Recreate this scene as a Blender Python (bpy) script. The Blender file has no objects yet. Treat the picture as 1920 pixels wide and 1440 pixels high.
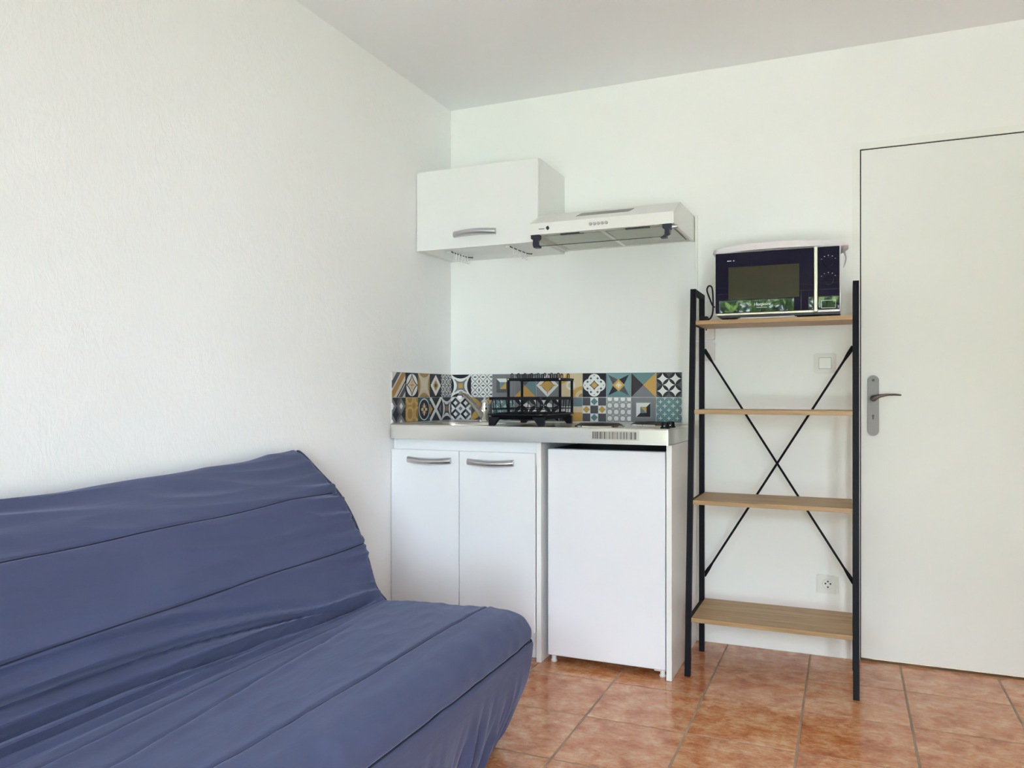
import bpy, bmesh, math, random
from mathutils import Vector, Matrix, noise
random.seed(7)
PI = math.pi
scene = bpy.context.scene
COL = scene.collection

# ------------------------------------------------------------------ camera
cam_data = bpy.data.cameras.new('camera')
cam_data.sensor_fit = 'HORIZONTAL'; cam_data.sensor_width = 36.0
cam_data.lens = 1468.58 / 1920 * 36.0
cam_data.shift_y = 18.5 / 1920
cam_data.clip_start = 0.02
cam = bpy.data.objects.new('camera', cam_data); COL.objects.link(cam)
cam.location = (1.8142, -3.4647, 1.076)
cam.rotation_euler = (PI / 2, 0, 0.4044)
scene.camera = cam

# ------------------------------------------------------------------ world, sun, exposure
world = bpy.data.worlds.new('sky'); scene.world = world; world.use_nodes = True
bg = world.node_tree.nodes['Background']
bg.inputs['Color'].default_value = (0.745, 0.838, 1.0, 1)
bg.inputs['Strength'].default_value = 9.0
sun_data = bpy.data.lights.new('sun', 'SUN'); sun_data.energy = 21.0; sun_data.angle = 0.01
sun_data.color = (1.0, 0.95, 0.86)
sun = bpy.data.objects.new('sun', sun_data); COL.objects.link(sun)
sun.rotation_euler = (math.radians(-27), 0, math.radians(12))      # high over the roof, shines on the garden side only
# the french window is the daylight opening: a portal guides the sky's light through it
WX0, WX1, WZ1, RY = 0.60, 3.05, 2.06, -4.70
pl = bpy.data.lights.new('window_portal', 'AREA'); pl.shape = 'RECTANGLE'
pl.size = WX1 - WX0; pl.size_y = WZ1; pl.cycles.is_portal = True
po = bpy.data.objects.new('window_portal', pl); COL.objects.link(po)
po.location = ((WX0 + WX1) / 2, RY - 0.13, WZ1 / 2); po.rotation_euler = (PI / 2, 0, 0)

vs = scene.view_settings
scene.display_settings.display_device = 'sRGB'
vs.view_transform = 'Standard'; vs.look = 'None'; vs.gamma = 1.0; vs.use_curve_mapping = False
vs.exposure = 1.71
scene.cycles.max_bounces = 10; scene.cycles.diffuse_bounces = 7; scene.cycles.adaptive_threshold = 0.04
scene.cycles.glossy_bounces = 6; scene.cycles.transparent_max_bounces = 16
scene.cycles.caustics_reflective = False; scene.cycles.caustics_refractive = False

# ------------------------------------------------------------------ node helper: write shaders as formulas
class G:
    def __init__(self, mat):
        self.m = mat; self.nt = mat.node_tree; self.N = self.nt.nodes; self.L = self.nt.links
    def node(self, t, **kw):
        n = self.N.new(t)
        for k, v in kw.items(): setattr(n, k, v)
        return n
    def put(self, v, sock):
        if isinstance(v, S): self.L.new(v.s, sock)
        elif v is not None:
            if isinstance(v, (tuple, list)) and len(v) == 3 and sock.type == 'RGBA': v = (*v, 1)
            sock.default_value = v
    def math(self, op, a, b=None, c=None):
        n = self.node('ShaderNodeMath', operation=op)
        self.put(a, n.inputs[0]); self.put(b, n.inputs[1]); self.put(c, n.inputs[2])
        return S(self, n.outputs[0])
    def mix(self, f, a, b):
        n = self.node('ShaderNodeMix', data_type='RGBA')
        self.put(f, n.inputs[0]); self.put(a, n.inputs[6]); self.put(b, n.inputs[7])
        return S(self, n.outputs[2])
    def coord(self, out='Object'):
        return S(self, self.node('ShaderNodeTexCoord').outputs[out])
    def sep(self, v):
        n = self.node('ShaderNodeSeparateXYZ'); self.put(v, n.inputs[0])
        return [S(self, o) for o in n.outputs]
    def scale(self, v, sc):
        n = self.node('ShaderNodeVectorMath', operation='MULTIPLY'); self.put(v, n.inputs[0]); n.inputs[1].default_value = sc
        return S(self, n.outputs[0])
    def vadd(self, a, b):
        n = self.node('ShaderNodeVectorMath', operation='ADD'); self.put(a, n.inputs[0]); self.put(b, n.inputs[1])
        return S(self, n.outputs[0])
    def noise(self, v, scale, detail=4, rough=0.5, dist=0.0):
        n = self.node('ShaderNodeTexNoise'); self.put(v, n.inputs['Vector'])
        n.inputs['Scale'].default_value = scale; n.inputs['Detail'].default_value = detail
        n.inputs['Roughness'].default_value = rough; n.inputs['Distortion'].default_value = dist
        return S(self, n.outputs[0])
    def ramp(self, f, stops):
        n = self.node('ShaderNodeValToRGB'); self.put(f, n.inputs[0])
        e = n.color_ramp.elements
        while len(e) < len(stops): e.new(0.5)
        for el, (p, c) in zip(e, stops): el.position = p; el.color = (*c, 1)
        return S(self, n.outputs[0])
    def bump(self, h, strength, dist):
        n = self.node('ShaderNodeBump'); self.put(h, n.inputs['Height'])
        n.inputs['Strength'].default_value = strength; n.inputs['Distance'].default_value = dist
        return S(self, n.outputs[0])
class S:
    def __init__(self, g, s): self.g = g; self.s = s
    def __add__(a, b): return a.g.math('ADD', a, b)
    __radd__ = __add__
    def __mul__(a, b): return a.g.math('MULTIPLY', a, b)
    __rmul__ = __mul__
    def __sub__(a, b): return a.g.math('SUBTRACT', a, b)
    def __rsub__(a, b): return a.g.math('SUBTRACT', b, a)
    def __truediv__(a, b): return a.g.math('DIVIDE', a, b)
    def __neg__(a): return a.g.math('MULTIPLY', a, -1.0)
    def __lt__(a, b): return a.g.math('LESS_THAN', a, b)
    def __gt__(a, b): return a.g.math('GREATER_THAN', a, b)
    def __and__(a, b): return a.g.math('MULTIPLY', a, b)
    def __or__(a, b): return a.g.math('MAXIMUM', a, b)
    def __abs__(a): return a.g.math('ABSOLUTE', a)
    def pow(a, e): return a.g.math('POWER', a, e)
    def fract(a): return a.g.math('FRACT', a)
    def floor(a): return a.g.math('FLOOR', a)
    def min(a, b): return a.g.math('MINIMUM', a, b)
    def max(a, b): return a.g.math('MAXIMUM', a, b)

def new_mat(name):
    m = bpy.data.materials.new(name); m.use_nodes = True
    return m, G(m), m.node_tree.nodes['Principled BSDF']
def mat(name, col, rough=0.5, metal=0.0, var=0.04, vscale=6.0, bump=0.0, bscale=60.0, bdist=0.002, coat=0.0, spec=0.5, stretch=(1, 1, 1)):
    m, g, b = new_mat(name)
    v = g.scale(g.coord('Object'), stretch)
    n = g.noise(v, vscale, 3)
    lo = tuple(max(0, c * (1 - var)) for c in col); hi = tuple(min(1, c * (1 + var)) for c in col)
    g.put(g.mix(n, lo, hi), b.inputs['Base Color'])
    b.inputs['Roughness'].default_value = rough; b.inputs['Metallic'].default_value = metal
    b.inputs['Specular IOR Level'].default_value = spec
    if coat: b.inputs['Coat Weight'].default_value = coat; b.inputs['Coat Roughness'].default_value = 0.02
    if bump: g.put(g.bump(g.noise(v, bscale, 4, 0.6), bump, bdist), b.inputs['Normal'])
    return m
M = {}
M['wall'] = mat('wall_paint', (0.89, 0.89, 0.875), 0.75, var=0.012, vscale=2, bump=0.25, bscale=90, bdist=0.0012)
# left wall: hand-trowelled plaster
m, g, b = new_mat('plaster_paint'); v = g.coord('Object')
g.put(g.mix(g.noise(v, 1.6, 3), (0.87, 0.87, 0.87), (0.90, 0.90, 0.90)), b.inputs['Base Color'])
b.inputs['Roughness'].default_value = 0.6
h = g.noise(v, 7, 5, 0.55, 1.4) * 0.7 + g.noise(g.scale(v, (1, 2.2, 1)), 19, 4, 0.6, 2.2) * 0.3
g.put(g.bump(h, 0.30, 0.011), b.inputs['Normal']); M['plaster'] = m
M['ceiling'] = mat('ceiling_paint', (0.86, 0.86, 0.875), 0.9, var=0.01, vscale=1.5)
M['door_paint'] = mat('door_paint', (0.84, 0.845, 0.82), 0.5, var=0.012, vscale=3, bump=0.06, bscale=40)
M['frame_paint'] = mat('frame_paint', (0.86, 0.86, 0.83), 0.5, var=0.01)
M['melamine'] = mat('white_melamine', (0.79, 0.80, 0.83), 0.32, var=0.01, vscale=3)
M['melamine_warm'] = mat('white_laminate', (0.80, 0.80, 0.79), 0.35, var=0.01, vscale=3)
M['fridge'] = mat('fridge_enamel', (0.80, 0.80, 0.84), 0.3, var=0.008, bump=0.05, bscale=300, bdist=0.0005)
M['plastic_white'] = mat('white_plastic', (0.80, 0.79, 0.76), 0.35, var=0.01)
M['plastic_pink'] = mat('off_white_plastic', (0.74, 0.70, 0.67), 0.4, var=0.01)
M['black'] = mat('black_plastic', (0.007, 0.007, 0.010), 0.4, var=0.2, spec=0.25)
M['navy'] = mat('dark_blue_plastic', (0.012, 0.012, 0.035), 0.4, var=0.2)
M['dark'] = mat('shadow_black', (0.01, 0.01, 0.01), 0.8, var=0.2)
M['rackmetal'] = mat('black_powder_coat', (0.005, 0.005, 0.008), 0.5, var=0.2, spec=0.15, bump=0.1, bscale=400, bdist=0.0003)
M['wire'] = mat('black_coated_wire', (0.006, 0.006, 0.010), 0.45, var=0.2, spec=0.2)
M['steel'] = mat('stainless_steel', (0.80, 0.785, 0.75), 0.28, 1.0, var=0.03, vscale=5, bump=0.04, bscale=12, bdist=0.002, stretch=(1, 6, 6))
M['chrome'] = mat('chrome', (0.80, 0.79, 0.77), 0.06, 1.0, var=0.02)
M['satin'] = mat('satin_aluminium', (0.58, 0.58, 0.60), 0.34, 1.0, var=0.03, vscale=30)
M['nickel'] = mat('brushed_nickel', (0.19, 0.172, 0.165), 0.5, 1.0, var=0.05, vscale=20)
M['silver_trim'] = mat('silver_trim', (0.56, 0.52, 0.42), 0.45, 1.0, var=0.03)
M['mw_glass'] = mat('microwave_black_glass', (0.004, 0.0045, 0.022), 0.02, 0.0, var=0.1, spec=0.45)
M['mw_window'] = mat('microwave_window', (0.045, 0.045, 0.028), 0.03, 0.0, var=0.1)
M['print'] = mat('white_print', (0.75, 0.75, 0.75), 0.5, var=0.01)
M['ink'] = mat('dark_ink', (0.03, 0.03, 0.03), 0.5, var=0.05)
M['sticker'] = mat('beige_label', (0.55, 0.53, 0.48), 0.4, var=0.03)
M['paper'] = mat('booklet_paper', (0.78, 0.70, 0.68), 0.7, var=0.03)
M['cloth'] = mat('white_cloth', (0.76, 0.71, 0.745), 0.8, var=0.03, bump=0.2, bscale=120)
M['cast'] = mat('cast_iron', (0.012, 0.011, 0.010), 0.5, var=0.2, bump=0.1, bscale=200)
M['filter'] = mat('grease_filter', (0.55, 0.55, 0.50), 0.45, 0.6, var=0.08, vscale=60)
M['grout'] = mat('floor_grout', (0.34, 0.245, 0.165), 0.9, var=0.55, vscale=9, bump=0.4, bscale=120)
M['wallgrout'] = mat('white_grout', (0.72, 0.72, 0.69), 0.8, var=0.03)
M['lawn'] = mat('lawn_grass', (0.10, 0.17, 0.035), 0.9, var=0.4, vscale=14)
M['terrace'] = mat('bounce_paving', (0.58, 0.57, 0.55), 0.8, var=0.1)  # for the added paving that bounces daylight indoors
M['leaf'] = mat('hedge_leaf', (0.16, 0.27, 0.05), 0.4, var=0.5, vscale=9)
M['bark'] = mat('hedge_core', (0.012, 0.02, 0.008), 0.9, var=0.3)
m, g, b = new_mat('clear_acrylic')
b.inputs['Base Color'].default_value = (0.93, 0.93, 0.93, 1); b.inputs['Roughness'].default_value = 0.12
b.inputs['Transmission Weight'].default_value = 0.25
g.put(g.mix(g.noise(g.coord('Object'), 20, 2), (0.9, 0.9, 0.9), (0.96, 0.96, 0.96)), b.inputs['Base Color']); M['acrylic'] = m
# thin window / visor glass: see-through with a fresnel sheen
m = bpy.data.materials.new('thin_glass'); m.use_nodes = True; nt = m.node_tree; nt.nodes.clear(); g = G(m)
out = g.node('ShaderNodeOutputMaterial'); mx = g.node('ShaderNodeMixShader'); tr = g.node('ShaderNodeBsdfTransparent'); gl = g.node('ShaderNodeBsdfGlossy')
tr.inputs[0].default_value = (0.95, 0.97, 0.95, 1); gl.inputs['Roughness'].default_value = 0.0
fr = g.node('ShaderNodeFresnel'); fr.inputs[0].default_value = 1.45
g.L.new(fr.outputs[0], mx.inputs[0]); g.L.new(tr.outputs[0], mx.inputs[1]); g.L.new(gl.outputs[0], mx.inputs[2]); g.L.new(mx.outputs[0], out.inputs[0])
M['glass'] = m
# terracotta floor tile
m, g, b = new_mat('terracotta_tile')
info = g.node('ShaderNodeObjectInfo'); rnd = S(g, info.outputs['Random'])
off = g.node('ShaderNodeCombineXYZ'); g.put(rnd * 37.0, off.inputs[0]); g.put(rnd * 91.0, off.inputs[1]); g.put(rnd * 13.0, off.inputs[2])
v = g.vadd(g.coord('Object'), S(g, off.outputs[0]))
n1 = g.noise(g.scale(v, (1.0, 1.25, 1)), 13, 8, 0.70, 0.35)
n2 = g.noise(g.scale(v, (1.0, 1.7, 1)), 50, 5, 0.7, 0.3)
f = n1 * 0.68 + n2 * 0.32 + (rnd - 0.5) * 0.05
c = g.ramp(f, [(0.34, (0.32, 0.085, 0.028)), (0.45, (0.48, 0.170, 0.064)), (0.52, (0.57, 0.255, 0.115)), (0.62, (0.69, 0.415, 0.235))])
g.put(c, b.inputs['Base Color'])
g.put(n2 * 0.16 + 0.08, b.inputs['Roughness'])
g.put(g.bump(n1 * 0.6 + n2 * 0.4, 0.05, 0.003), b.inputs['Normal'])
M['tile'] = m
# oak board
m, g, b = new_mat('oak_board'); v = g.coord('Object')
n1 = g.noise(g.scale(v, (1.2, 22, 22)), 2.4, 6, 0.6, 0.5); n2 = g.noise(g.scale(v, (3, 90, 90)), 3, 4, 0.6)
g.put(g.ramp(n1 * 0.65 + n2 * 0.35, [(0.32, (0.27, 0.155, 0.07)), (0.5, (0.42, 0.265, 0.125)), (0.66, (0.53, 0.36, 0.19))]), b.inputs['Base Color'])
b.inputs['Roughness'].default_value = 0.5; M['oak'] = m
# slate blue cotton
m, g, b = new_mat('slate_blue_cotton'); v = g.coord('Object')
n1 = g.noise(v, 3.5, 4, 0.6); n2 = g.noise(g.scale(v, (1, 0.4, 1)), 320, 2, 0.5)
g.put(g.mix(n1 * 0.7 + n2 * 0.3, (0.055, 0.065, 0.134), (0.077, 0.089, 0.172)), b.inputs['Base Color'])
b.inputs['Roughness'].default_value = 0.72; b.inputs['Sheen Weight'].default_value = 0.25; b.inputs['Sheen Tint'].default_value = (0.62, 0.68, 1.0, 1); b.inputs['Specular IOR Level'].default_value = 0.25; b.inputs['Sheen Roughness'].default_value = 0.4
h = g.noise(g.scale(v, (1, 0.25, 1)), 22, 5, 0.6, 1.2) * 0.8 + n2 * 0.05
g.put(g.bump(h, 0.35, 0.006), b.inputs['Normal']); M['cotton'] = m
M['piping'] = mat('navy_piping', (0.045, 0.055, 0.105), 0.8, var=0.1)
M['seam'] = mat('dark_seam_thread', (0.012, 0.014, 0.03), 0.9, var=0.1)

# ------------------------------------------------------------------ mesh helpers
def box(bm, a, b_, bevel=0.0, seg=1):
    x0, y0, z0 = a; x1, y1, z1 = b_
    vs_ = [bm.verts.new(p) for p in ((x0, y0, z0), (x1, y0, z0), (x1, y1, z0), (x0, y1, z0), (x0, y0, z1), (x1, y0, z1), (x1, y1, z1), (x0, y1, z1))]
    fs = [bm.faces.new([vs_[i] for i in q]) for q in ((3, 2, 1, 0), (4, 5, 6, 7), (0, 1, 5, 4), (1, 2, 6, 5), (2, 3, 7, 6), (3, 0, 4, 7))]
    if bevel:
        es = list({e for f_ in fs for e in f_.edges})
        bmesh.ops.bevel(bm, geom=es, offset=bevel, segments=seg, affect='EDGES', profile=0.5)
    return bm
def prism(bm, pts, axis, a, b_):
    """closed 2-D outline extruded along an axis ('x': pts are (y,z), 'y': (x,z), 'z': (x,y))"""
    def P3(p, t): return {'x': (t, p[0], p[1]), 'y': (p[0], t, p[1]), 'z': (p[0], p[1], t)}[axis]
    A = [bm.verts.new(P3(p, a)) for p in pts]; B = [bm.verts.new(P3(p, b_)) for p in pts]
    n = len(pts)
    bm.faces.new(A); bm.faces.new(B[::-1])
    for i in range(n): bm.faces.new((A[i], B[i], B[(i + 1) % n], A[(i + 1) % n]))
    bmesh.ops.recalc_face_normals(bm, faces=bm.faces[:])
    return bm
def tube(bm, pts, r, seg=8, closed=False, rz=None):
    pts = [Vector(p) for p in pts]; n = len(pts); rings = []
    up = Vector((0, 0, 1)); prev = None
    for i, p in enumerate(pts):
        if closed: d = (pts[(i + 1) % n] - pts[i - 1])
        else: d = pts[min(i + 1, n - 1)] - pts[max(i - 1, 0)]
        d.normalize()
        if prev is None:
            s_ = d.cross(up)
            if s_.length < 1e-3: s_ = d.cross(Vector((1, 0, 0)))
        else: s_ = prev - d * prev.dot(d)
        s_.normalize(); t_ = s_.cross(d); prev = s_
        rr = r[i] if isinstance(r, (list, tuple)) else r
        r2 = rr if rz is None else (rz[i] if isinstance(rz, (list, tuple)) else rz)
        rings.append([bm.verts.new(p + s_ * math.cos(2 * PI * k / seg) * rr + t_ * math.sin(2 * PI * k / seg) * r2) for k in range(seg)])
    for i in range(n if closed else n - 1):
        A, B = rings[i], rings[(i + 1) % n]
        for k in range(seg): bm.faces.new((A[k], A[(k + 1) % seg], B[(k + 1) % seg], B[k]))
    if not closed:
        bm.faces.new(rings[0][::-1]); bm.faces.new(rings[-1])
    return bm
def lathe(bm, prof, c, axis='z', seg=24):
    """profile (r, h) turned about an axis through c"""
    rings = []
    for r, h_ in prof:
        ring = []
        for k in range(seg):
            a = 2 * PI * k / seg; q = (r * math.cos(a), r * math.sin(a))
            p = {'z': (q[0], q[1], h_), 'y': (q[0], h_, q[1]), 'x': (h_, q[0], q[1])}[axis]
            ring.append(bm.verts.new(Vector(c) + Vector(p)))
        rings.append(ring)
    for A, B in zip(rings, rings[1:]):
        for k in range(seg): bm.faces.new((A[k], A[(k + 1) % seg], B[(k + 1) % seg], B[k]))
    bm.faces.new(rings[0][::-1]); bm.faces.new(rings[-1])
    bmesh.ops.recalc_face_normals(bm, faces=bm.faces[:])
    return bm
def rrect(x0, z0, x1, z1, r, n=5):
    pts = []
    for cx, cz, a0 in ((x1 - r, z0 + r, -90), (x1 - r, z1 - r, 0), (x0 + r, z1 - r, 90), (x0 + r, z0 + r, 180)):
        for i in range(n + 1):
            a = math.radians(a0 + 90 * i / n); pts.append((cx + r * math.cos(a), cz + r * math.sin(a)))
    return pts
def B(): return bmesh.new()
def mk(name, bm, m, parent=None, smooth=True, **kw):
    me = bpy.data.meshes.new(name); bm.to_mesh(me); bm.free()
    if smooth:
        me.shade_smooth(); me.set_sharp_from_angle(angle=math.radians(38))
    me.materials.append(M[m] if isinstance(m, str) else m)
    o = link(name, me, parent, **kw)
    if smooth and len(me.polygons) < 1500:
        w_ = o.modifiers.new('weighted_normal', 'WEIGHTED_NORMAL'); w_.keep_sharp = True; w_.weight = 80
    return o
def link(name, me, parent=None, loc=None, **kw):
    o = bpy.data.objects.new(name, me); COL.objects.link(o)
    if loc is not None: o.location = loc
    if parent is not None: adopt(o, parent)
    for k, v_ in kw.items(): o[k] = v_
    return o
def world_loc(o):
    l = Vector(o.location)
    return l if o.parent is None or o.type == 'MESH' and o.get('_w') else l
def adopt(o, parent):
    o.parent = parent
    p = parent; T = Vector((0, 0, 0))
    # parents are only ever moved, never turned; a meshed parent keeps its own origin
    T = ROOT.get(parent.name, Vector(parent.location))
    o.matrix_parent_inverse = Matrix.Translation(-T)
    ROOT[o.name] = Vector(o.location)
ROOT = {}
def thing(name, label, cat, loc, group=None):
    o = bpy.data.objects.new(name, None); COL.objects.link(o); o.location = loc; o.empty_display_size = 0.05
    o['label'] = label; o['category'] = cat
    if group: o['group'] = group
    return o
def tag(o, label, cat, group=None):
    o['label'] = label; o['category'] = cat
    if group: o['group'] = group
    return o
def struct(name, bm, m, label, parent=None, smooth=False):
    o = mk(name, bm, m, parent, smooth); o['kind'] = 'structure'; o['label'] = label
    return o
def text_mesh(body, size, extrude=0.0002):
    cu = bpy.data.curves.new('lettering', 'FONT'); cu.body = body; cu.size = size; cu.extrude = extrude; cu.resolution_u = 3
    o = bpy.data.objects.new('lettering', cu); COL.objects.link(o)
    bpy.context.view_layer.update()
    me = bpy.data.meshes.new_from_object(o); bpy.data.objects.remove(o); bpy.data.curves.remove(cu)
    return me

# ------------------------------------------------------------------ room shell
H = 2.484; RX = 3.25; T = 0.22
DX0, DX1, DZ = 1.8655, 2.79, 2.0595          # door leaf
OX0, OX1, OZ = 1.832, 2.825, 2.090           # opening
wb = struct('wall_back', prism(B(), [(-T, -0.15), (OX0, -0.15), (OX0, OZ), (OX1, OZ), (OX1, -0.15), (RX + T, -0.15), (RX + T, H + 0.1), (-T, H + 0.1)], 'y', 0, T), 'wall', 'white painted wall behind the kitchenette and the door')
struct('wall_left', box(B(), (-T, RY - T, -0.15), (0, 0, H + 0.1)), 'plaster', 'white trowelled plaster wall beside the sofa bed')
struct('wall_right', box(B(), (RX, RY - T, -0.15), (RX + T, 0, H + 0.1)), 'wall', 'white painted wall right of the door, outside the picture')
struct('wall_window', prism(B(), [(0, -0.15), (WX0, -0.15), (WX0, WZ1), (WX1, WZ1), (WX1, -0.15), (RX, -0.15), (RX, H + 0.1), (0, H + 0.1)], 'y', RY - T, RY), 'wall', 'white wall with the french window behind the viewer')
struct('ceiling', box(B(), (-T, RY - T, H), (RX + T, T, H + 0.25)), 'ceiling', 'plain pale grey ceiling')
floor = struct('floor', box(B(), (-T, RY - T, -0.15), (RX + T, T + 0.05, -0.0010)), 'grout', 'terracotta tiled floor with sandy grout')
TP, TX, TY = 0.3322, 1.3423, -0.6311
tbm = box(B(), (-TP / 2 + 0.0036, -TP / 2 + 0.0036, -0.008), (TP / 2 - 0.0036, TP / 2 - 0.0036, 0.0), 0.0008)
tile_me = bpy.data.meshes.new('floor_tile'); tbm.to_mesh(tile_me); tbm.free(); tile_me.materials.append(M['tile'])
edge_cache = {}
for i in range(-5, 7):
    for j in range(-13, 3):
        x0 = max(TX + i * TP, 0.0); x1 = min(TX + (i + 1) * TP, RX); y0 = max(TY + j * TP, RY); y1 = min(TY + (j + 1) * TP, 0.0)
        if x1 - x0 < 0.02 or y1 - y0 < 0.02: continue
        key = (round(x1 - x0, 4), round(y1 - y0, 4))
        if key not in edge_cache:
            if abs(key[0] - TP) < 1e-3 and abs(key[1] - TP) < 1e-3: edge_cache[key] = tile_me
            else:
                q = box(B(), (-key[0] / 2 + 0.003, -key[1] / 2 + 0.003, -0.008), (key[0] / 2 - 0.003, key[1] / 2 - 0.003, 0.0), 0.0014)
                me = bpy.data.meshes.new('floor_tile'); q.to_mesh(me); q.free(); me.materials.append(M['tile']); edge_cache[key] = me
        link('floor_tile', edge_cache[key], floor, ((x0 + x1) / 2, (y0 + y1) / 2, random.uniform(-0.0002, 0.0002)))

# door frame and leaf
fr = struct('trim_1', prism(B(), [(OX0, 0), (DX0 - 0.004, 0), (DX0 - 0.004, DZ + 0.004), (DX1 + 0.004, DZ + 0.004), (DX1 + 0.004, 0), (OX1, 0), (OX1, OZ), (OX0, OZ)], 'y', -0.004, 0.09), 'frame_paint', 'white painted door frame')
mk('door_stop', prism(B(), [(OX0, 0), (DX0 + 0.014, 0), (DX0 + 0.014, DZ - 0.014), (DX1 - 0.014, DZ - 0.014), (DX1 - 0.014, 0), (OX1, 0), (OX1, OZ), (OX0, OZ)], 'y', 0.044, 0.14), 'frame_paint', fr, False)
mk('gap_light_block', box(B(), (OX0, 0.046, -0.002), (OX1, T, 0.02), 0.002), 'dark', fr, False)  # unseen dark bar, added to stop light leaking in under the door
mk('gap_shade', prism(B(), [(DX0 - 0.0042, 0.01), (DX0 + 0.004, 0.01), (DX0 + 0.004, DZ - 0.004), (DX1 - 0.004, DZ - 0.004), (DX1 - 0.004, 0.01), (DX1 + 0.0042, 0.01), (DX1 + 0.0042, DZ + 0.0042), (DX0 - 0.0042, DZ + 0.0042)], 'y', 0.0425, 0.0438), 'dark', fr, False)  # dark strips round the leaf: shade of the door gap put in as colour
for a_, c_ in (((DX0 - 0.0040, 0.005, 0.004), (DX0 - 0.0002, 0.0425, DZ + 0.004)), ((DX1 + 0.0002, 0.005, 0.004), (DX1 + 0.0040, 0.0425, DZ + 0.004)), ((DX0, 0.005, DZ + 0.0002), (DX1, 0.0425, DZ + 0.004))):
    mk('gap_shade', box(B(), a_, c_), 'dark', fr, False)
door = struct('door_1', box(B(), (DX0, 0.001, 0.010), (DX1, 0.042, DZ), 0.0015), 'door_paint', 'plain flush off-white room door')
hp = mk('handle_plate', prism(B(), rrect(1.889, 0.908, 1.931, 1.150, 0.0205, 8), 'y', -0.008, 0.001), 'nickel', door)
hp['label'] = 'long brushed nickel handle plate with rounded ends'
for zz, r in ((1.131, 0.0055), (0.925, 0.0055)):
    mk('screw', lathe(B(), [(r, -0.0095), (r, -0.007)], (1.910, 0, zz), 'y', 12), 'nickel' if zz < 1 else 'ink', hp)
kb = B(); lathe(kb, [(0.0045, -0.0088), (0.0045, -0.007)], (1.9095, 0, 0.988), 'y', 12); box(kb, (1.907, -0.0087, 0.974), (1.912, -0.007, 0.987)); mk('keyhole', kb, 'ink', hp)
hb = B(); lathe(hb, [(0.0125, -0.008), (0.0125, -0.014), (0.0095, -0.02), (0.0095, -0.046)], (1.912, 0, 1.058), 'y', 16)
mk('lever_neck', hb, 'nickel', door)
lv = [(1.905, -0.050, 1.055), (1.915, -0.053, 1.061), (1.935, -0.055, 1.068), (1.960, -0.055, 1.0725), (1.985, -0.053, 1.073), (2.008, -0.048, 1.071)]
mk('lever', tube(B(), lv, [0.011, 0.0115, 0.0095, 0.008, 0.007, 0.004], 12, rz=[0.009, 0.010, 0.0065, 0.0045, 0.004, 0.003]), 'nickel', door)

# french window behind the viewer: frame, two leaves with panes, roller box
win = struct('window_1', prism(B(), [(WX0, 0), (WX0 + 0.05, 0), (WX0 + 0.05, WZ1 - 0.05), (WX1 - 0.05, WZ1 - 0.05), (WX1 - 0.05, 0), (WX1, 0), (WX1, WZ1), (WX0, WZ1)], 'y', RY - 0.12, RY - 0.06), 'frame_paint', 'white french window behind the viewer')
nl = 3; lw = (WX1 - WX0 - 0.1) / nl
for k in range(nl):
    a = WX0 + 0.05 + k * lw + 0.002; c_ = a + lw - 0.004; q = B()
    prism(q, [(a, 0.02), (c_, 0.02), (c_, WZ1 - 0.055), (a, WZ1 - 0.055)], 'y', RY - 0.10, RY - 0.099)
    q.free(); q = B()
    for u0, v0, u1, v1 in ((a, 0.02, a + 0.06, WZ1 - 0.055), (c_ - 0.06, 0.02, c_, WZ1 - 0.055), (a + 0.06, 0.02, c_ - 0.06, 0.13), (a + 0.06, WZ1 - 0.115, c_ - 0.06, WZ1 - 0.055)):
        box(q, (u0, RY - 0.115, v0), (u1, RY - 0.065, v1), 0.003)
    lf = mk('window_leaf', q, 'frame_paint', win, False)
    mk('pane', box(B(), (a + 0.058, RY - 0.094, 0.128), (c_ - 0.058, RY - 0.090, WZ1 - 0.113)), 'glass', lf, False)

# garden
lawn = struct('ground_garden', box(B(), (-9, RY - 14, -0.35), (12, RY - T - 0.001, -0.16)), 'lawn', 'green lawn outside the french window')
def leafy(name, x0, x1, y0, y1, z1, n, label):
    root = thing(name, label, 'bush', ((x0 + x1) / 2, (y0 + y1) / 2, -0.16))
    q = B(); box(q, (x0 + 0.15, y0 + 0.2, -0.16), (x1 - 0.15, y1 - 0.25, z1 - 0.3), 0.05)
    mk('core', q, 'bark', root, False)
    q = B(); rr = random.Random(3)
    for _ in range(n):
        p = Vector((rr.uniform(x0, x1), y1 - abs(rr.gauss(0, 0.16)) + 0.08 * math.sin(7 * rr.random()), rr.uniform(-0.1, z1)))
        if rr.random() < 0.25: p = Vector((rr.uniform(x0, x1), rr.uniform(y0, y1), z1 - abs(rr.gauss(0, 0.25)) + 0.15))
        s_ = rr.uniform(0.06, 0.15)
        R = Matrix.Rotation(rr.uniform(0, 6.28), 3, 'Z') @ Matrix.Rotation(rr.uniform(-1.1, 1.1), 3, 'X')
        vv = [q.verts.new(p + R @ Vector(t_) * s_) for t_ in ((0, -0.9, 0), (0.45, 0, 0.12), (0, 0.9, 0), (-0.45, 0, 0.12))]
        q.faces.new(vv)
    o = mk('foliage', q, 'leaf', root, False); o['kind'] = 'stuff'
leafy('garden_bush', -1.6, 3.0, -10.6, -9.4, 2.5, 4500, 'sunlit leafy bush outside, mirrored in the black microwave door')
struct('ground_bounce', box(B(), (-4, RY - 4.2, -0.16), (8, RY - T - 0.001, -0.06)), 'terrace', 'unseen pale paving added to bounce daylight in through the french window')  # out of view, added to throw neutral daylight up into the room

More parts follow.
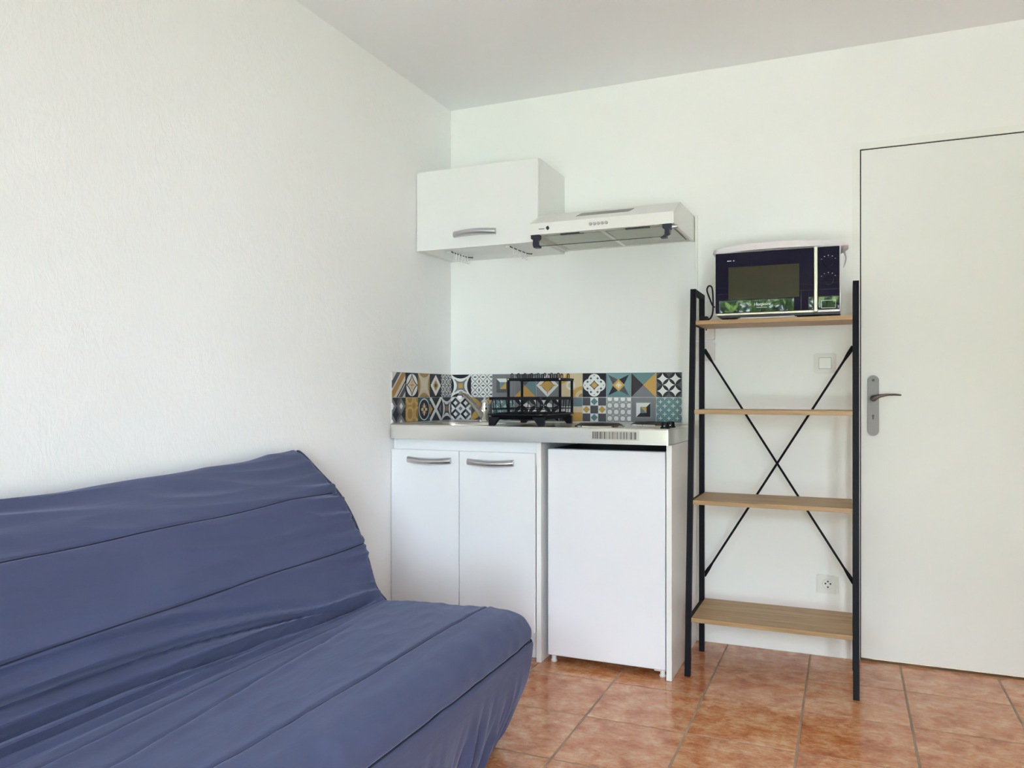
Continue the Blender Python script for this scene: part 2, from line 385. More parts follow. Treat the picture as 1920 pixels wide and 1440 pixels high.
# ------------------------------------------------------------------ sofa bed
YE = -1.25; YN = -3.22; LEN = YE - YN
PROF = [(0.035, 0.845), (0.050, 0.868), (0.080, 0.866), (0.165, 0.809), (0.240, 0.746), (0.305, 0.652), (0.356, 0.533), (0.387, 0.444), (0.425, 0.404)]
SEAT = [(0.425, 0.404), (0.53, 0.412), (0.68, 0.421), (0.79, 0.424), (0.875, 0.424), (0.922, 0.408), (0.943, 0.375), (0.946, 0.333)]
SKIRT = [(0.946, 0.333), (0.944, 0.275), (0.925, 0.19), (0.893, 0.10), (0.862, 0.035), (0.845, 0.006)]
def resample(pts, step):
    # centripetal-ish smooth curve through the points
    P_ = [Vector((p[0], 0, p[1])) for p in pts]; outp = []
    for i in range(len(P_) - 1):
        p0 = P_[max(i - 1, 0)]; p1 = P_[i]; p2 = P_[i + 1]; p3 = P_[min(i + 2, len(P_) - 1)]
        n = max(2, int((p2 - p1).length / step))
        for k in range(n):
            t = k / n
            outp.append(0.5 * ((2 * p1) + (p2 - p0) * t + (2 * p0 - 5 * p1 + 4 * p2 - p3) * t * t + (3 * p1 - p0 - 3 * p2 + p3) * t ** 3))
    outp.append(P_[-1])
    return outp
def smooth01(a, b_, x):
    t = min(1, max(0, (x - a) / (b_ - a))); return t * t * (3 - 2 * t)
def nz(x, y, z=0.0): return noise.noise(Vector((x, y, z)))
def gauss(x, s_): return math.exp(-(x / s_) ** 2)
ts = []
t = 0.0
while t < LEN:
    ts.append(t); t += 0.004 if t < 0.06 else (0.007 if t < 0.5 else 0.012)
ts.append(LEN)
def surf(pts, disp, zmin=None):
    q = B(); n = len(pts)
    arc = [0.0]
    for a, b2 in zip(pts, pts[1:]): arc.append(arc[-1] + (b2 - a).length)
    nor = []
    for i in range(n):
        d = pts[min(i + 1, n - 1)] - pts[max(i - 1, 0)]; d.normalize(); nor.append(Vector((-d.z, 0, d.x)) * 1.0)
    rows = []
    for i in range(n):
        row = []
        for t_ in ts:
            e = min(t_, LEN - t_); r = 0.035
            drop = r - math.sqrt(max(0, r * r - (r - e) ** 2)) if e < r else 0
            h_, dx, dz = disp(arc[i], arc[-1], t_)
            p = pts[i] + nor[i] * (h_ - drop)
            p = Vector((p.x + dx, YE - t_, p.z + dz))
            if zmin is not None: p.z = max(p.z, zmin)
            p.x = max(p.x, 0.006)
            row.append(q.verts.new(p))
        rows.append(row)
    for A, B_ in zip(rows, rows[1:]):
        for k in range(len(ts) - 1): q.faces.new((A[k], A[k + 1], B_[k + 1], B_[k]))
    bmesh.ops.recalc_face_normals(q, faces=q.faces[:])
    return q
bp = resample(PROF, 0.0045); sp = resample(SEAT, 0.0045); kp = resample(SKIRT, 0.0045)
for lst in (bp, sp, kp): pass
def arclen(pts): return sum((b2 - a).length for a, b2 in zip(pts, pts[1:]))
LB, LS, LK = arclen(bp), arclen(sp), arclen(kp)
SB = [0.252, 0.455]      # seams on the backrest (arc from the top)
SS = [0.372]             # seam on the seat (arc from the crease)
def seam(s_, s0, w=0.0045, d=0.0075): return -d * gauss(s_ - s0, w) + 0.0035 * gauss(s_ - s0, 0.03)
def d_back(s_, L_, t_):
    h_ = sum(seam(s_, x + 0.014 * t_ + 0.004 * nz(t_ * 3, x * 40)) for x in SB)
    # gathers that start at the elastic end and fade along the length
    gz = smooth01(0.12, 0.28, s_)
    h_ += 0.085 * math.exp(-t_ / 0.17) * gz * (0.25 - abs(nz(s_ * 17 + t_ * 1.2, t_ * 1.5, 3))) * smooth01(0.0, 0.05, t_)
    h_ += 0.006 * math.exp(-t_ / 0.07) * nz(s_ * 48, t_ * 5, 9)
    # slow swells and a few slanting creases
    h_ += 0.009 * nz(s_ * 7, t_ * 1.1, 1) + 0.018 * (0.25 - abs(nz(s_ * 13 + t_ * 2.2, t_ * 2.0 - s_ * 4, 5)))
    # long slack folds that fan out of the crease
    k = smooth01(0.0, 0.25, t_)
    for fr_, dp, wd in ((0.93, 0.016, 0.006), (0.80, 0.034, 0.007), (0.52, 0.034, 0.008), (0.22, 0.012, 0.011)):
        sf = L_ - (1 - fr_) * (L_ - 0.46) * (0.12 + 0.88 * smooth01(0.0, 1.05, t_)) - 0.010 + 0.010 * nz(t_ * 2.1, fr_ * 30)
        x_ = s_ - sf; am = dp * k * (0.75 + 0.5 * nz(t_ * 2.5, fr_ * 50, 2))
        h_ += -am * gauss(x_, wd) + 0.75 * am * gauss(x_ + 0.022, 0.015) + 0.35 * am * gauss(x_ - 0.02, 0.013)
    up = 0.015 * math.exp(-t_ / 0.22) * gauss(s_ - 0.04, 0.09) - (0.036 * smooth01(0.0, 0.95, t_) + 0.004 * math.sin(t_ * 5.3)) * gauss(s_ - 0.03, 0.17)
    e0 = smooth01(0, 0.012, s_) * smooth01(0, 0.02, L_ - s_)
    return h_ * e0, 0, up
def d_seat(s_, L_, t_):
    h_ = sum(seam(s_, x + 0.004 * nz(t_ * 3, 7)) for x in SS) + seam(s_, LS - 0.004, 0.004, 0.007)
    for sf0, sl, dp in ((0.012, 0.045, 0.010), (0.03, 0.13, 0.006)):
        sf = sf0 + sl * t_ + 0.012 * nz(t_ * 1.8, sf0 * 90); x_ = s_ - sf; am = dp * smooth01(0.1, 0.7, t_)
        h_ += -am * gauss(x_, 0.007) + 0.8 * am * gauss(x_ - 0.02, 0.018)
    h_ += 0.005 * nz(s_ * 5, t_ * 1.5, 2) + 0.0016 * (0.3 - abs(nz(s_ * 9 + t_ * 5, t_ * 8 - s_ * 14, 6))) * 2
    h_ += 0.005 * math.exp(-t_ / 0.10) * nz(s_ * 30, t_ * 3, 12)
    h_ += 0.0035 * smooth01(0.43, 0.52, s_) * nz(t_ * 15, s_ * 8, 3)
    # slight crown so that the seat is full in the middle
    h_ -= 0.016 * (1 - smooth01(0.0, 0.16, t_)) * smooth01(0.1, 0.3, s_) * 0.4
    e0 = smooth01(0, 0.02, s_)
    return h_ * e0, 0, 0
def d_skirt(s_, L_, t_):
    k = smooth01(0.03, L_, s_)
    h_ = seam(s_, 0.0, 0.004, 0.007) + 0.006 * nz(s_ * 6, t_ * 3, 2)
    h_ += k * 0.030 * nz(t_ * 24 + s_ * 3, s_ * 3, 7) + k * 0.008 * nz(t_ * 60, s_ * 5, 1)
    cut = -0.055 * math.exp(-t_ / 0.06) * smooth01(0.08, L_, s_)
    return h_ * smooth01(-0.02, 0.02, s_) , cut, 0
futon = thing('sofa_bed', 'slate blue fabric covered sofa bed with quilted seams along the left wall', 'sofa', (0.5, (YE + YN) / 2, 0))
bo = mk('backrest', surf(bp, d_back), 'cotton', futon)
so = mk('seat', surf(sp, d_seat), 'cotton', futon)
ko = mk('skirt', surf(kp, d_skirt, 0.003), 'cotton', futon); ko['label'] = 'gathered lower front of the cover tucked in at the floor'
def surf_line(pts, s0, disp, out_=0.0):
    line = []; acc = 0.0; idx = 0
    arc = [0.0]
    for a, b2 in zip(pts, pts[1:]): arc.append(arc[-1] + (b2 - a).length)
    idx = min(range(len(arc)), key=lambda i_: abs(arc[i_] - s0))
    d = pts[min(idx + 1, len(pts) - 1)] - pts[max(idx - 1, 0)]; d.normalize(); nn = Vector((-d.z, 0, d.x))
    return idx, nn
def seam_tube(pts, s0, disp, wobseed, L_, r=0.0022, outo=0.0005, slope=0.0):
    line = []
    arc = [0.0]
    for a, b2 in zip(pts, pts[1:]): arc.append(arc[-1] + (b2 - a).length)
    for t_ in ts[10::4]:
        s1 = s0 + slope * t_ + (0.004 * nz(t_ * 3, wobseed) if wobseed is not None else 0)
        i_ = max(k for k in range(len(arc)) if arc[k] <= s1); j_ = min(i_ + 1, len(pts) - 1)
        fr_ = (s1 - arc[i_]) / max(arc[j_] - arc[i_], 1e-9); base = pts[i_].lerp(pts[j_], min(1, fr_))
        d = pts[min(i_ + 1, len(pts) - 1)] - pts[max(i_ - 1, 0)]; d.normalize(); nn = Vector((-d.z, 0, d.x))
        h_, dx, dz = disp(s1, L_, t_)
        p = base + nn * (h_ + outo); line.append((p.x + dx, YE - t_, p.z + dz))
    return tube(B(), line, r, 6)
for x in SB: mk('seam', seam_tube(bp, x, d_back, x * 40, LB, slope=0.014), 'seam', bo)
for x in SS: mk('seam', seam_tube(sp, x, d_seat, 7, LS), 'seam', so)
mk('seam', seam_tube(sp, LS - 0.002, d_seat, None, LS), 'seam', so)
# end faces of the mattress, closed behind and below, and the dark piping round the far edge
ends = [(p.x, p.z) for p in bp[::3] + sp[1::3] + kp[1::3]]
def inset(pts, y):
    q = []
    for i, (x, z) in enumerate(pts):
        a = pts[max(i - 1, 0)]; c_ = pts[min(i + 1, len(pts) - 1)]
        d = Vector((c_[0] - a[0], c_[1] - a[1]));
        if d.length: d.normalize()
        q.append((max(x + d.y * 0.036, 0.012), max(z - d.x * 0.036, 0.004)))
    return q
for y in (YE, YN):
    up_l = inset([(p.x, p.z) for p in bp[::3] + sp[1::3]], y); lo_l = inset([(p.x, p.z) for p in kp[::2]], y)
    def zlow(x):
        if x <= lo_l[-1][0]: return 0.004
        for (xa, za), (xb, zb_) in zip(lo_l[::-1], lo_l[::-1][1:]):
            if xa <= x <= xb: return za + (zb_ - za) * (x - xa) / max(xb - xa, 1e-6)
        return lo_l[0][1]
    q = B(); A = [q.verts.new((x, y, z)) for x, z in up_l]; D_ = [q.verts.new((x, y, min(zlow(x), z - 0.001))) for x, z in up_l]
    for k in range(len(A) - 1):
        if up_l[k + 1][0] > up_l[k][0] + 1e-5: q.faces.new((A[k], A[k + 1], D_[k + 1], D_[k]))
    mk('end_panel', q, 'cotton', futon, False)
pip = []
for p in bp[2::3]:
    i_ = bp.index(p); d = bp[min(i_ + 1, len(bp) - 1)] - bp[max(i_ - 1, 0)]; d.normalize(); nn = Vector((-d.z, 0, d.x))
    up = 0.015 * gauss(sum((b2 - a).length for a, b2 in zip(bp[:i_], bp[1:i_ + 1])) - 0.04, 0.09)
    pip.append((max(p.x - nn.x * 0.010, 0.01), YE - 0.008, p.z - nn.z * 0.010 + up))
mk('piping', tube(B(), pip, 0.0045, 8), 'piping', futon)

# ------------------------------------------------------------------ handles
def bow_handle(xa, xb, y, z, parent, rise):
    q = B(); n = 16; rows = []
    L_ = xb - xa
    for i in range(n + 1):
        t = i / n; x = xa + L_ * t; b_ = math.sin(PI * t)
        zc = z + rise * b_; dep = 0.012 + 0.016 * b_; hh = 0.0135 + 0.0015 * b_
        ring = []
        for k in range(10):
            a = -PI / 2 + PI * k / 9
            ring.append(q.verts.new((x, y - 0.002 - dep * math.cos(a) , zc + hh * math.sin(a))))
        rows.append(ring)
    for A, B_ in zip(rows, rows[1:]):
        for k in range(9): q.faces.new((A[k], A[k + 1], B_[k + 1], B_[k]))
        q.faces.new((A[9], A[0], B_[0], B_[9]))
    q.faces.new(rows[0]); q.faces.new(rows[-1][::-1])
    bmesh.ops.recalc_face_normals(q, faces=q.faces[:])
    return mk('handle', q, 'satin', parent, label='satin aluminium bow handle')

# ------------------------------------------------------------------ base cabinet
CT, CB = 0.945, 0.884          # worktop top / underside
bc = thing('base_cabinet', 'white two-door base cabinet under the sink, behind the sofa end', 'cabinet', (0.34, -0.27, 0))
FY = -0.538
q = B(); box(q, (0.004, FY, 0.0), (0.020, -0.01, CB - 0.001), 0.0008); mk('side_panel', q, 'melamine', bc, False)
q = B(); box(q, (0.668, FY, 0.0), (0.688, -0.01, CB - 0.001), 0.0008); mk('side_panel', q, 'melamine_warm', bc, False)
q = B(); box(q, (0.020, -0.53, 0.10), (0.668, -0.01, 0.118)); mk('bottom_panel', q, 'melamine', bc, False)
q = B(); box(q, (0.020, -0.022, 0.118), (0.668, -0.012, CB - 0.002)); mk('back_panel', q, 'melamine', bc, False)
q = B(); box(q, (0.020, FY + 0.002, 0.79), (0.668, FY + 0.018, CB - 0.001), 0.0006); mk('top_rail', q, 'melamine', bc, False)
q = B(); box(q, (0.020, -0.49, 0.0), (0.668, -0.475, 0.10)); mk('plinth', q, 'melamine', bc, False)
for xa, xb, ha, hb in ((0.003, 0.3285, 0.086, 0.294), (0.3315, 0.6665, 0.371, 0.579)):
    d = mk('door', box(B(), (xa, FY - 0.019, 0.12), (xb, FY - 0.001, 0.838), 0.0012), 'melamine', bc, False)
    bow_handle(ha, hb, FY - 0.019, 0.796, d, -0.006)
# end panel right of the fridge
ep = mk('end_panel', box(B(), (1.190, -0.535, 0.0), (1.2105, -0.004, CB - 0.0015), 0.0008), 'melamine_warm', None, False)
tag(ep, 'white upright end panel between the fridge and black shelf unit', 'panel')

# ------------------------------------------------------------------ fridge
fg = thing('mini_fridge', 'white under-counter mini fridge with a plain door', 'fridge', (0.945, -0.3, 0))
mk('body', box(B(), (0.712, -0.475, 0.035), (1.180, -0.02, 0.845), 0.004, 2), 'fridge', fg)
mk('door', box(B(), (0.7095, -0.522, 0.030), (1.1835, -0.479, 0.857), 0.006, 3), 'fridge', fg)
mk('door_gasket', box(B(), (0.716, -0.4795, 0.05), (1.176, -0.4745, 0.835)), 'plastic_pink', fg, False)
mk('top_strip', box(B(), (0.712, -0.470, 0.8455), (1.180, -0.05, 0.856), 0.002), 'black', fg)
for x, y in ((0.728, -0.495), (1.168, -0.495), (0.735, -0.06), (1.155, -0.06)):
    mk('foot', lathe(B(), [(0.012, 0), (0.013, 0.006), (0.010, 0.008), (0.010, 0.036)], (x, y, 0), 'z', 14), 'plastic_white', fg)
mk('hinge', box(B(), (1.135, -0.50, 0.018), (1.18, -0.45, 0.032), 0.002), 'plastic_white', fg)
# dark service recess behind fridge and cabinet
# ------------------------------------------------------------------ stainless worktop with sink and hob
wt = thing('worktop', 'stainless steel worktop with inset sink and hot plates over the white cabinets', 'worktop', (0.6, -0.28, CB))
X0, X1, Y0, Y1 = 0.002, 1.206, -0.567, -0.002
sx0, sx1, sy0, sy1 = 0.06, 0.40, -0.50, -0.15
q = B()
def ringrect(x0, y0, x1, y1, z, r=0.0, n=4):
    return [q.verts.new((p[0], p[1], z)) for p in rrect(x0, y0, x1, y1, max(r, 0.001), n)]
loops = [ringrect(X0, Y0, X1, Y1, CB, 0.006), ringrect(X0, Y0, X1, Y1, CT - 0.006, 0.006), ringrect(X0 + 0.002, Y0 + 0.002, X1 - 0.002, Y1 - 0.002, CT - 0.001, 0.006),
         ringrect(X0 + 0.008, Y0 + 0.008, X1 - 0.008, Y1 - 0.008, CT, 0.006), ringrect(X0 + 0.016, Y0 + 0.016, X1 - 0.016, Y1 - 0.006, CT - 0.004, 0.008)]
for A, B_ in zip(loops, loops[1:]):
    for k in range(len(A)): q.faces.new((A[k], A[(k + 1) % len(A)], B_[(k + 1) % len(A)], B_[k]))
hole = ringrect(sx0, sy0, sx1, sy1, CT - 0.004, 0.06)
# deck between outer loop and sink hole
outer = loops[-1]; edges = []
for lp in (outer, hole):
    for k in range(len(lp)):
        e = q.edges.get((lp[k], lp[(k + 1) % len(lp)])) or q.edges.new((lp[k], lp[(k + 1) % len(lp)])); edges.append(e)
bmesh.ops.triangle_fill(q, edges=edges, use_beauty=True)
bmesh.ops.recalc_face_normals(q, faces=q.faces[:])
top = mk('top', q, 'steel', wt, False)
q = B()
bl = [ringrect(sx0 - 0.008, sy0 - 0.008, sx1 + 0.008, sy1 + 0.008, CT - 0.002, 0.065, 5), ringrect(sx0, sy0, sx1, sy1, CT - 0.003, 0.06, 5), ringrect(sx0 + 0.006, sy0 + 0.006, sx1 - 0.006, sy1 - 0.006, CT - 0.015, 0.055, 5),
      ringrect(sx0 + 0.015, sy0 + 0.015, sx1 - 0.015, sy1 - 0.015, CT - 0.13, 0.05, 5), ringrect(sx0 + 0.05, sy0 + 0.05, sx1 - 0.05, sy1 - 0.05, CT - 0.15, 0.04, 5)]
for A, B_ in zip(bl, bl[1:]):
    for k in range(len(A)): q.faces.new((A[k], A[(k + 1) % len(A)], B_[(k + 1) % len(A)], B_[k]))
q.faces.new(bl[-1])
bmesh.ops.recalc_face_normals(q, faces=q.faces[:])
bmesh.ops.reverse_faces(q, faces=q.faces[:])
basin = mk('sink_basin', q, 'steel', wt)
mk('drain', lathe(B(), [(0.035, 0), (0.035, 0.002), (0.028, 0.004), (0.01, 0.003)], ((sx0 + sx1) / 2, (sy0 + sy1) / 2, CT - 0.150), 'z', 20), 'chrome', basin)
for (hx, hy, r) in ((0.885, -0.385, 0.095), (1.045, -0.165, 0.080)):
    ring_ = mk('hot_plate', lathe(B(), [(r, 0), (r, 0.008), (r - 0.006, 0.012), (r - 0.010, 0.012), (r - 0.014, 0.016), (r * 0.30, 0.016), (r * 0.28, 0.014), (0.002, 0.014)], (hx, hy, CT - 0.004), 'z', 36), 'cast', wt)
    mk('trim_ring', lathe(B(), [(r + 0.006, 0), (r + 0.007, 0.003), (r + 0.004, 0.007), (r + 0.0005, 0.007), (r + 0.0005, 0)], (hx, hy, CT - 0.0042), 'z', 36), 'chrome', ring_)
for (kx, ky) in ((1.162, -0.425), (1.166, -0.335)):
    kn = mk('knob', lathe(B(), [(0.019, 0), (0.019, 0.004), (0.0155, 0.007), (0.0145, 0.022), (0.012, 0.025), (0.001, 0.025)], (kx, ky, CT - 0.004), 'z', 20), 'black', wt)
    mk('knob_mark', box(B(), (kx - 0.002, ky - 0.0172, CT + 0.004), (kx + 0.002, ky - 0.0135, CT + 0.008)), 'print', kn, False)
q = B(); box(q, (0.905, Y0 - 0.0008, 0.899), (1.094, Y0 + 0.0005, 0.936)); st = mk('sticker', q, 'sticker', wt, False)
rr = random.Random(11); q = B(); x = 0.912
while x < 1.083:
    w = rr.choice((0.0012, 0.002, 0.003, 0.0042)); box(q, (x, Y0 - 0.0013, 0.9035), (x + w, Y0 - 0.0006, 0.931)); x += w + rr.choice((0.0015, 0.0025, 0.004))
mk('barcode', q, 'ink', st, False)

# faucet
fa = thing('kitchen_faucet', 'chrome mixer faucet with a slanting spout beside the sink', 'faucet', (0.225, -0.088, CT))
z0 = CT - 0.0035
mk('base', lathe(B(), [(0.029, 0), (0.029, 0.006), (0.024, 0.012), (0.021, 0.014)], (0.222, -0.088, z0), 'z', 24), 'chrome', fa)
mk('body', lathe(B(), [(0.020, 0.012), (0.0205, 0.05), (0.0225, 0.06), (0.0225, 0.088), (0.019, 0.099), (0.011, 0.106), (0.002, 0.108)], (0.228, -0.088, z0), 'z', 24), 'chrome', fa)
spn = [(0.220, -0.094, z0 + 0.030), (0.213, -0.115, z0 + 0.052), (0.200, -0.150, z0 + 0.085), (0.187, -0.185, z0 + 0.117), (0.178, -0.210, z0 + 0.136), (0.172, -0.225, z0 + 0.138), (0.170, -0.232, z0 + 0.128)]
sp_ = mk('spout', tube(B(), spn, [0.015, 0.0145, 0.0135, 0.0125, 0.012, 0.0115, 0.0105], 14), 'chrome', fa)
mk('nozzle', lathe(B(), [(0.0115, -0.014), (0.0115, 0.0), (0.009, 0.002)], (0.169, -0.234, z0 + 0.124), 'z', 16), 'plastic_white', sp_)
mk('lever', tube(B(), [(0.228, -0.088, z0 + 0.104), (0.222, -0.075, z0 + 0.114), (0.212, -0.050, z0 + 0.121)], [0.007, 0.0065, 0.005], 10, rz=[0.005, 0.004, 0.003]), 'chrome', fa)

# ------------------------------------------------------------------ printed splashback tiles
cD = (0.022, 0.022, 0.032); cG = (0.10, 0.10, 0.115); cM = (0.215, 0.215, 0.235); cL = (0.36, 0.36, 0.37)
cW = (0.80, 0.80, 0.79); cY = (0.60, 0.36, 0.095); cT = (0.15, 0.265, 0.28); cC = (0.70, 0.57, 0.38); cO = (0.40, 0.235, 0.075)
def fold(u, n, o=0.0): return ((u * 0.5 + 0.5) * n + o).fract() * 2.0 - 1.0
def dist(a, b_): return (a * a + b_ * b_).pow(0.5)
def paint(g, base, layers):
    c = base
    for mask, col in layers: c = g.mix(mask, c, col)
    return c
def p_concave(g, u, v, bgc, ringc, inc, midc):
    a, b_ = abs(u), abs(v); m1 = dist(a, b_ - 1.9).min(dist(a - 1.9, b_)); u2 = u * 1.75; v2 = v * 1.75; a2, b2 = abs(u2), abs(v2)
    m2 = dist(a2, b2 - 1.9).min(dist(a2 - 1.9, b2))
    return paint(g, ringc, [(m1 < 1.25, bgc), ((m2 > 1.25) & (a2.max(b2) < 1.05), inc), (a.max(b_) < 0.22, midc)])
def p_lattice(g, u, v, n, bgc, lc, dc, lw=0.91):
    P_ = ((u + v) * 0.5 + 0.5) * n; Q_ = ((u - v) * 0.5 + 0.5) * n
    p = P_.fract() * 2.0 - 1.0; q_ = Q_.fract() * 2.0 - 1.0
    par = ((P_.floor() + Q_.floor()) * 0.5).fract() > 0.25
    a = abs(p + q_); b_ = abs(p - q_)
    return paint(g, bgc, [((abs(p) > lw) | (abs(q_) > lw), lc), (par & ((a * 2.3 + b_) < 1.0), dc), ((1.0 - par) & ((a + b_ * 2.3) < 1.0), dc)])
def p_pyr(g, u, v, bgc, kind):
    s_ = abs(u).max(abs(v)); 
    if kind == 0: return paint(g, bgc, [(s_ < 0.62, cG), ((s_ < 0.62) & (v > abs(u)), cW), (s_ < 0.30, cT), ((s_ < 0.30) & (u > (v * 0.9)), cY)])
    return paint(g, bgc, [(s_ < 0.62, cL), (s_ < 0.57, cD), ((s_ < 0.57) & (v > u), cW), (s_ < 0.25, cT), ((s_ < 0.25) & (v > (-u)), cY)])
def p_x(g, u, v, l, t_, r, b_): return paint(g, r, [(v > abs(u), t_), (v < (-abs(u)), b_), (u < (-abs(v)), l)])
def astroid(a, b_, e=0.6): return abs(a).pow(e) + abs(b_).pow(e)
def p_diam(g, u, v): s_ = abs(u) + abs(v); return paint(g, cM, [(s_ < 1.0, cW), (s_ < 0.63, cD), (astroid(u, v) < 0.93, cY)])
def p_orn(g, u, v):
    d1 = dist(u - 1.0, v + 1.0); d2 = dist(u + 1.0, v - 1.0)
    return paint(g, cC, [(abs(d1 - 0.75) < 0.16, cY), (abs(d2 - 0.75) < 0.16, cY), (d1 < 0.3, cO), (d2 < 0.3, cO), (abs(dist(u, v) - 0.3) < 0.09, cW)])
def p_quatre(g, u, v):
    a, b_ = abs(u), abs(v); q_ = dist(a - 0.43, b_).min(dist(a, b_ - 0.43))
    dots = (abs(fold(u, 7)) + abs(fold(v, 7))) < 0.8
    return paint(g, cD, [(q_ < 0.52, cW), ((q_ < 0.40) & (q_ > 0.20) & dots, cG), ((a.min(b_) < 0.03) & (q_ < 0.4), cG), (astroid(u, v, 0.75) < 0.86, cW), (astroid(u, v, 0.8) < 0.52, cG), ((a + b_) < 0.28, cY)])
def p_star(g, u, v):
    a = abs(u + v) * 0.7071; b_ = abs(u - v) * 0.7071; s_ = abs(u) + abs(v)
    return paint(g, (0.20, 0.33, 0.35), [(abs(u).max(abs(v)) > 0.92, cT), (v < (-abs(u)), cT), ((a.min(b_) * 3.0 + a.max(b_)) < 1.22, cG), (((a.min(b_) * 3.0 + a.max(b_)) < 1.22) & ((u * v) > 0.0), cD), (s_ < 0.52, cY), (s_ < 0.30, cC), (s_ < 0.14, cW)])
def p_circ(g, u, v, n, edge):
    f1 = astroid(fold(u, n), fold(v, n), 0.62); f2 = astroid(fold(u, n, 0.5), fold(v, n, 0.5), 0.62)
    return paint(g, cD, [(f2 < 1.0, edge), (f1 < 1.0, cW), ((f2 < 1.0) & (dist(u, v) < 0.55), cW)])
def p_check(g, u, v):
    i_ = ((u * 0.5 + 0.5) * 3.0).floor(); j_ = ((v * 0.5 + 0.5) * 3.0).floor(); par = ((i_ + j_) * 0.5).fract() > 0.25
    s_ = abs(fold(u, 3)) + abs(fold(v, 3)); mid = (abs(u) < 0.333)
    return paint(g, cG, [(par, cW), (par & (s_ < 0.92), cY), (par & (s_ < 0.92) & mid, cT)])
def p_dots(g, u, v):
    a, b_ = fold(u, 3.7), fold(v, 3.7); return paint(g, cM, [((abs(a) + abs(b_)) > 1.0, cL), (dist(a, b_) < 0.72, cW), (dist(abs(a) - 1.0, abs(b_) - 1.0) < 0.16, cW)])
def p_plus(g, u, v, n):
    def cr(a, b_, l): return ((abs(a) < 0.075) & (abs(b_) < l)) | ((abs(b_) < 0.075) & (abs(a) < l))
    a, b_, c_, d = fold(u, n), fold(v, n), fold(u, n, 0.5), fold(v, n, 0.5)
    return paint(g, cT, [(cr(a, b_, 0.42), cW), (cr(c_, d, 0.52), cW), ((abs(a) < 0.05) & (abs(b_) < 0.07), cT)])
def p_dia2(g, u, v, n, a1, a2, b1, b2):
    s_ = abs(fold(u, n)) + abs(fold(v, n)); return paint(g, b1, [(s_ > 1.58, b2), (s_ < 1.0, a1), ((s_ < 1.0) & (fold(u, n) > 0.0), cG), (s_ < 0.45, a2)])
def p_stripe(g, u, v):
    k = u - v; L_ = []
    for lo, hi, c in ((-1.35, -0.75, cG), (-0.55, 0.15, cO), (0.15, 0.22, cY), (0.62, 0.80, cD), (0.95, 1.5, cG)): L_.append(((k > lo) & (k < hi), c))
    return paint(g, (0.66, 0.62, 0.58), L_)
def p_circd(g, u, v): return paint(g, cD, [(dist(u, v) < 0.92, cW), (astroid(u, v, 0.72) < 1.0, cD), (astroid(u, v, 0.72) < 0.86, cC), ((abs(u).min(abs(v)) < 0.04) & (dist(u, v) < 0.36), cO)])
def p_step(g, u, v):
    a = (abs(u) * 8.0).floor() / 8.0; b_ = (abs(v) * 8.0).floor() / 8.0; s_ = a + b_
    return paint(g, cD, [(s_ < 0.80, cW), (s_ < 0.5, cC), (s_ < 0.28, cO), (s_ < 0.12, cD)])
def p_rings(g, u, v):
    a = abs(dist(fold(u, 1.5), fold(v, 1.5)) - 0.78) < 0.14; b_ = abs(dist(fold(u, 1.5, 0.5), fold(v, 1.5, 0.5)) - 0.5) < 0.12
    return paint(g, cO, [(a, (0.62, 0.43, 0.16)), (b_, (0.55, 0.36, 0.12))])
def p_flower(g, u, v):
    d = dist(u, v); return paint(g, (0.05, 0.10, 0.12), [(d < 0.92, cW), (d < 0.84, (0.035, 0.045, 0.07)), ((abs(u * v) < 0.045) & (d < 0.52), cC), ((d < 0.5) & (abs(abs(u) - abs(v)) < 0.08), cO), (d < 0.10, cD)])
def p_bigx(g, u, v): return paint(g, cD, [((abs(u) - abs(v)) > 0.55, cM), ((abs(abs(u) - abs(v))) < 0.24, cW), ((abs(u + 1.0) + abs(v)) < 0.45, cY)])
def p_petal(g, u, v):
    d = dist(abs(u) - 1.0, abs(v)) ; e = dist(abs(u), abs(v) - 1.0); return paint(g, cG, [((d < 1.0) & (e < 1.0), cY)])
def p_shard(g, u, v):
    return paint(g, cW, [((v > 0.25) & (v > (u + 0.2)), cM), ((v > 0.25) & (v < (u + 0.2)), cT), ((v < (-0.25)) & (u > (-v - 0.9)), cY), ((v < (-0.25)) & (u < (v + 0.4)), cG), ((abs(v) < 0.25) & (u > 0.1), cC)])
PAT = {
 'b_top': [lambda g, u, v: p_concave(g, u, v, cD, cW, cM, cY), lambda g, u, v: p_lattice(g, u, v, 2.6, cW, cG, cG), lambda g, u, v: p_pyr(g, u, v, cM, 0),
           lambda g, u, v: p_x(g, u, v, cM, cG, cT, cY), p_diam, p_orn, p_quatre, p_star, lambda g, u, v: p_x(g, u, v, (0.05, 0.04, 0.05), cT, cY, cM), lambda g, u, v: p_circ(g, u, v, 2, cG)],
 'b_low': [lambda g, u, v: p_dia2(g, u, v, 2, cD, cW, cW, cM), p_petal, lambda g, u, v: p_plus(g, u, v, 2.5), lambda g, u, v: p_circ(g, u, v, 1.5, cM), lambda g, u, v: p_circ(g, u, v, 1.5, cM),
           p_shard, p_check, p_dots, lambda g, u, v: p_pyr(g, u, v, cM, 1), lambda g, u, v: p_plus(g, u, v, 3)],
 'l_top': [p_stripe, p_circd, lambda g, u, v: p_concave(g, u, v, cO, (0.62, 0.53, 0.40), (0.66, 0.58, 0.45), (0.66, 0.58, 0.45)), p_step, lambda g, u, v: p_lattice(g, u, v, 3, cW, cD, cD, 0.8)],
 'l_low': [lambda g, u, v: p_dia2(g, u, v, 1.5, cD, cD, cM, cW), p_rings, p_flower, p_bigx, lambda g, u, v: p_concave(g, u, v, cD, cW, cG, cO)],
}
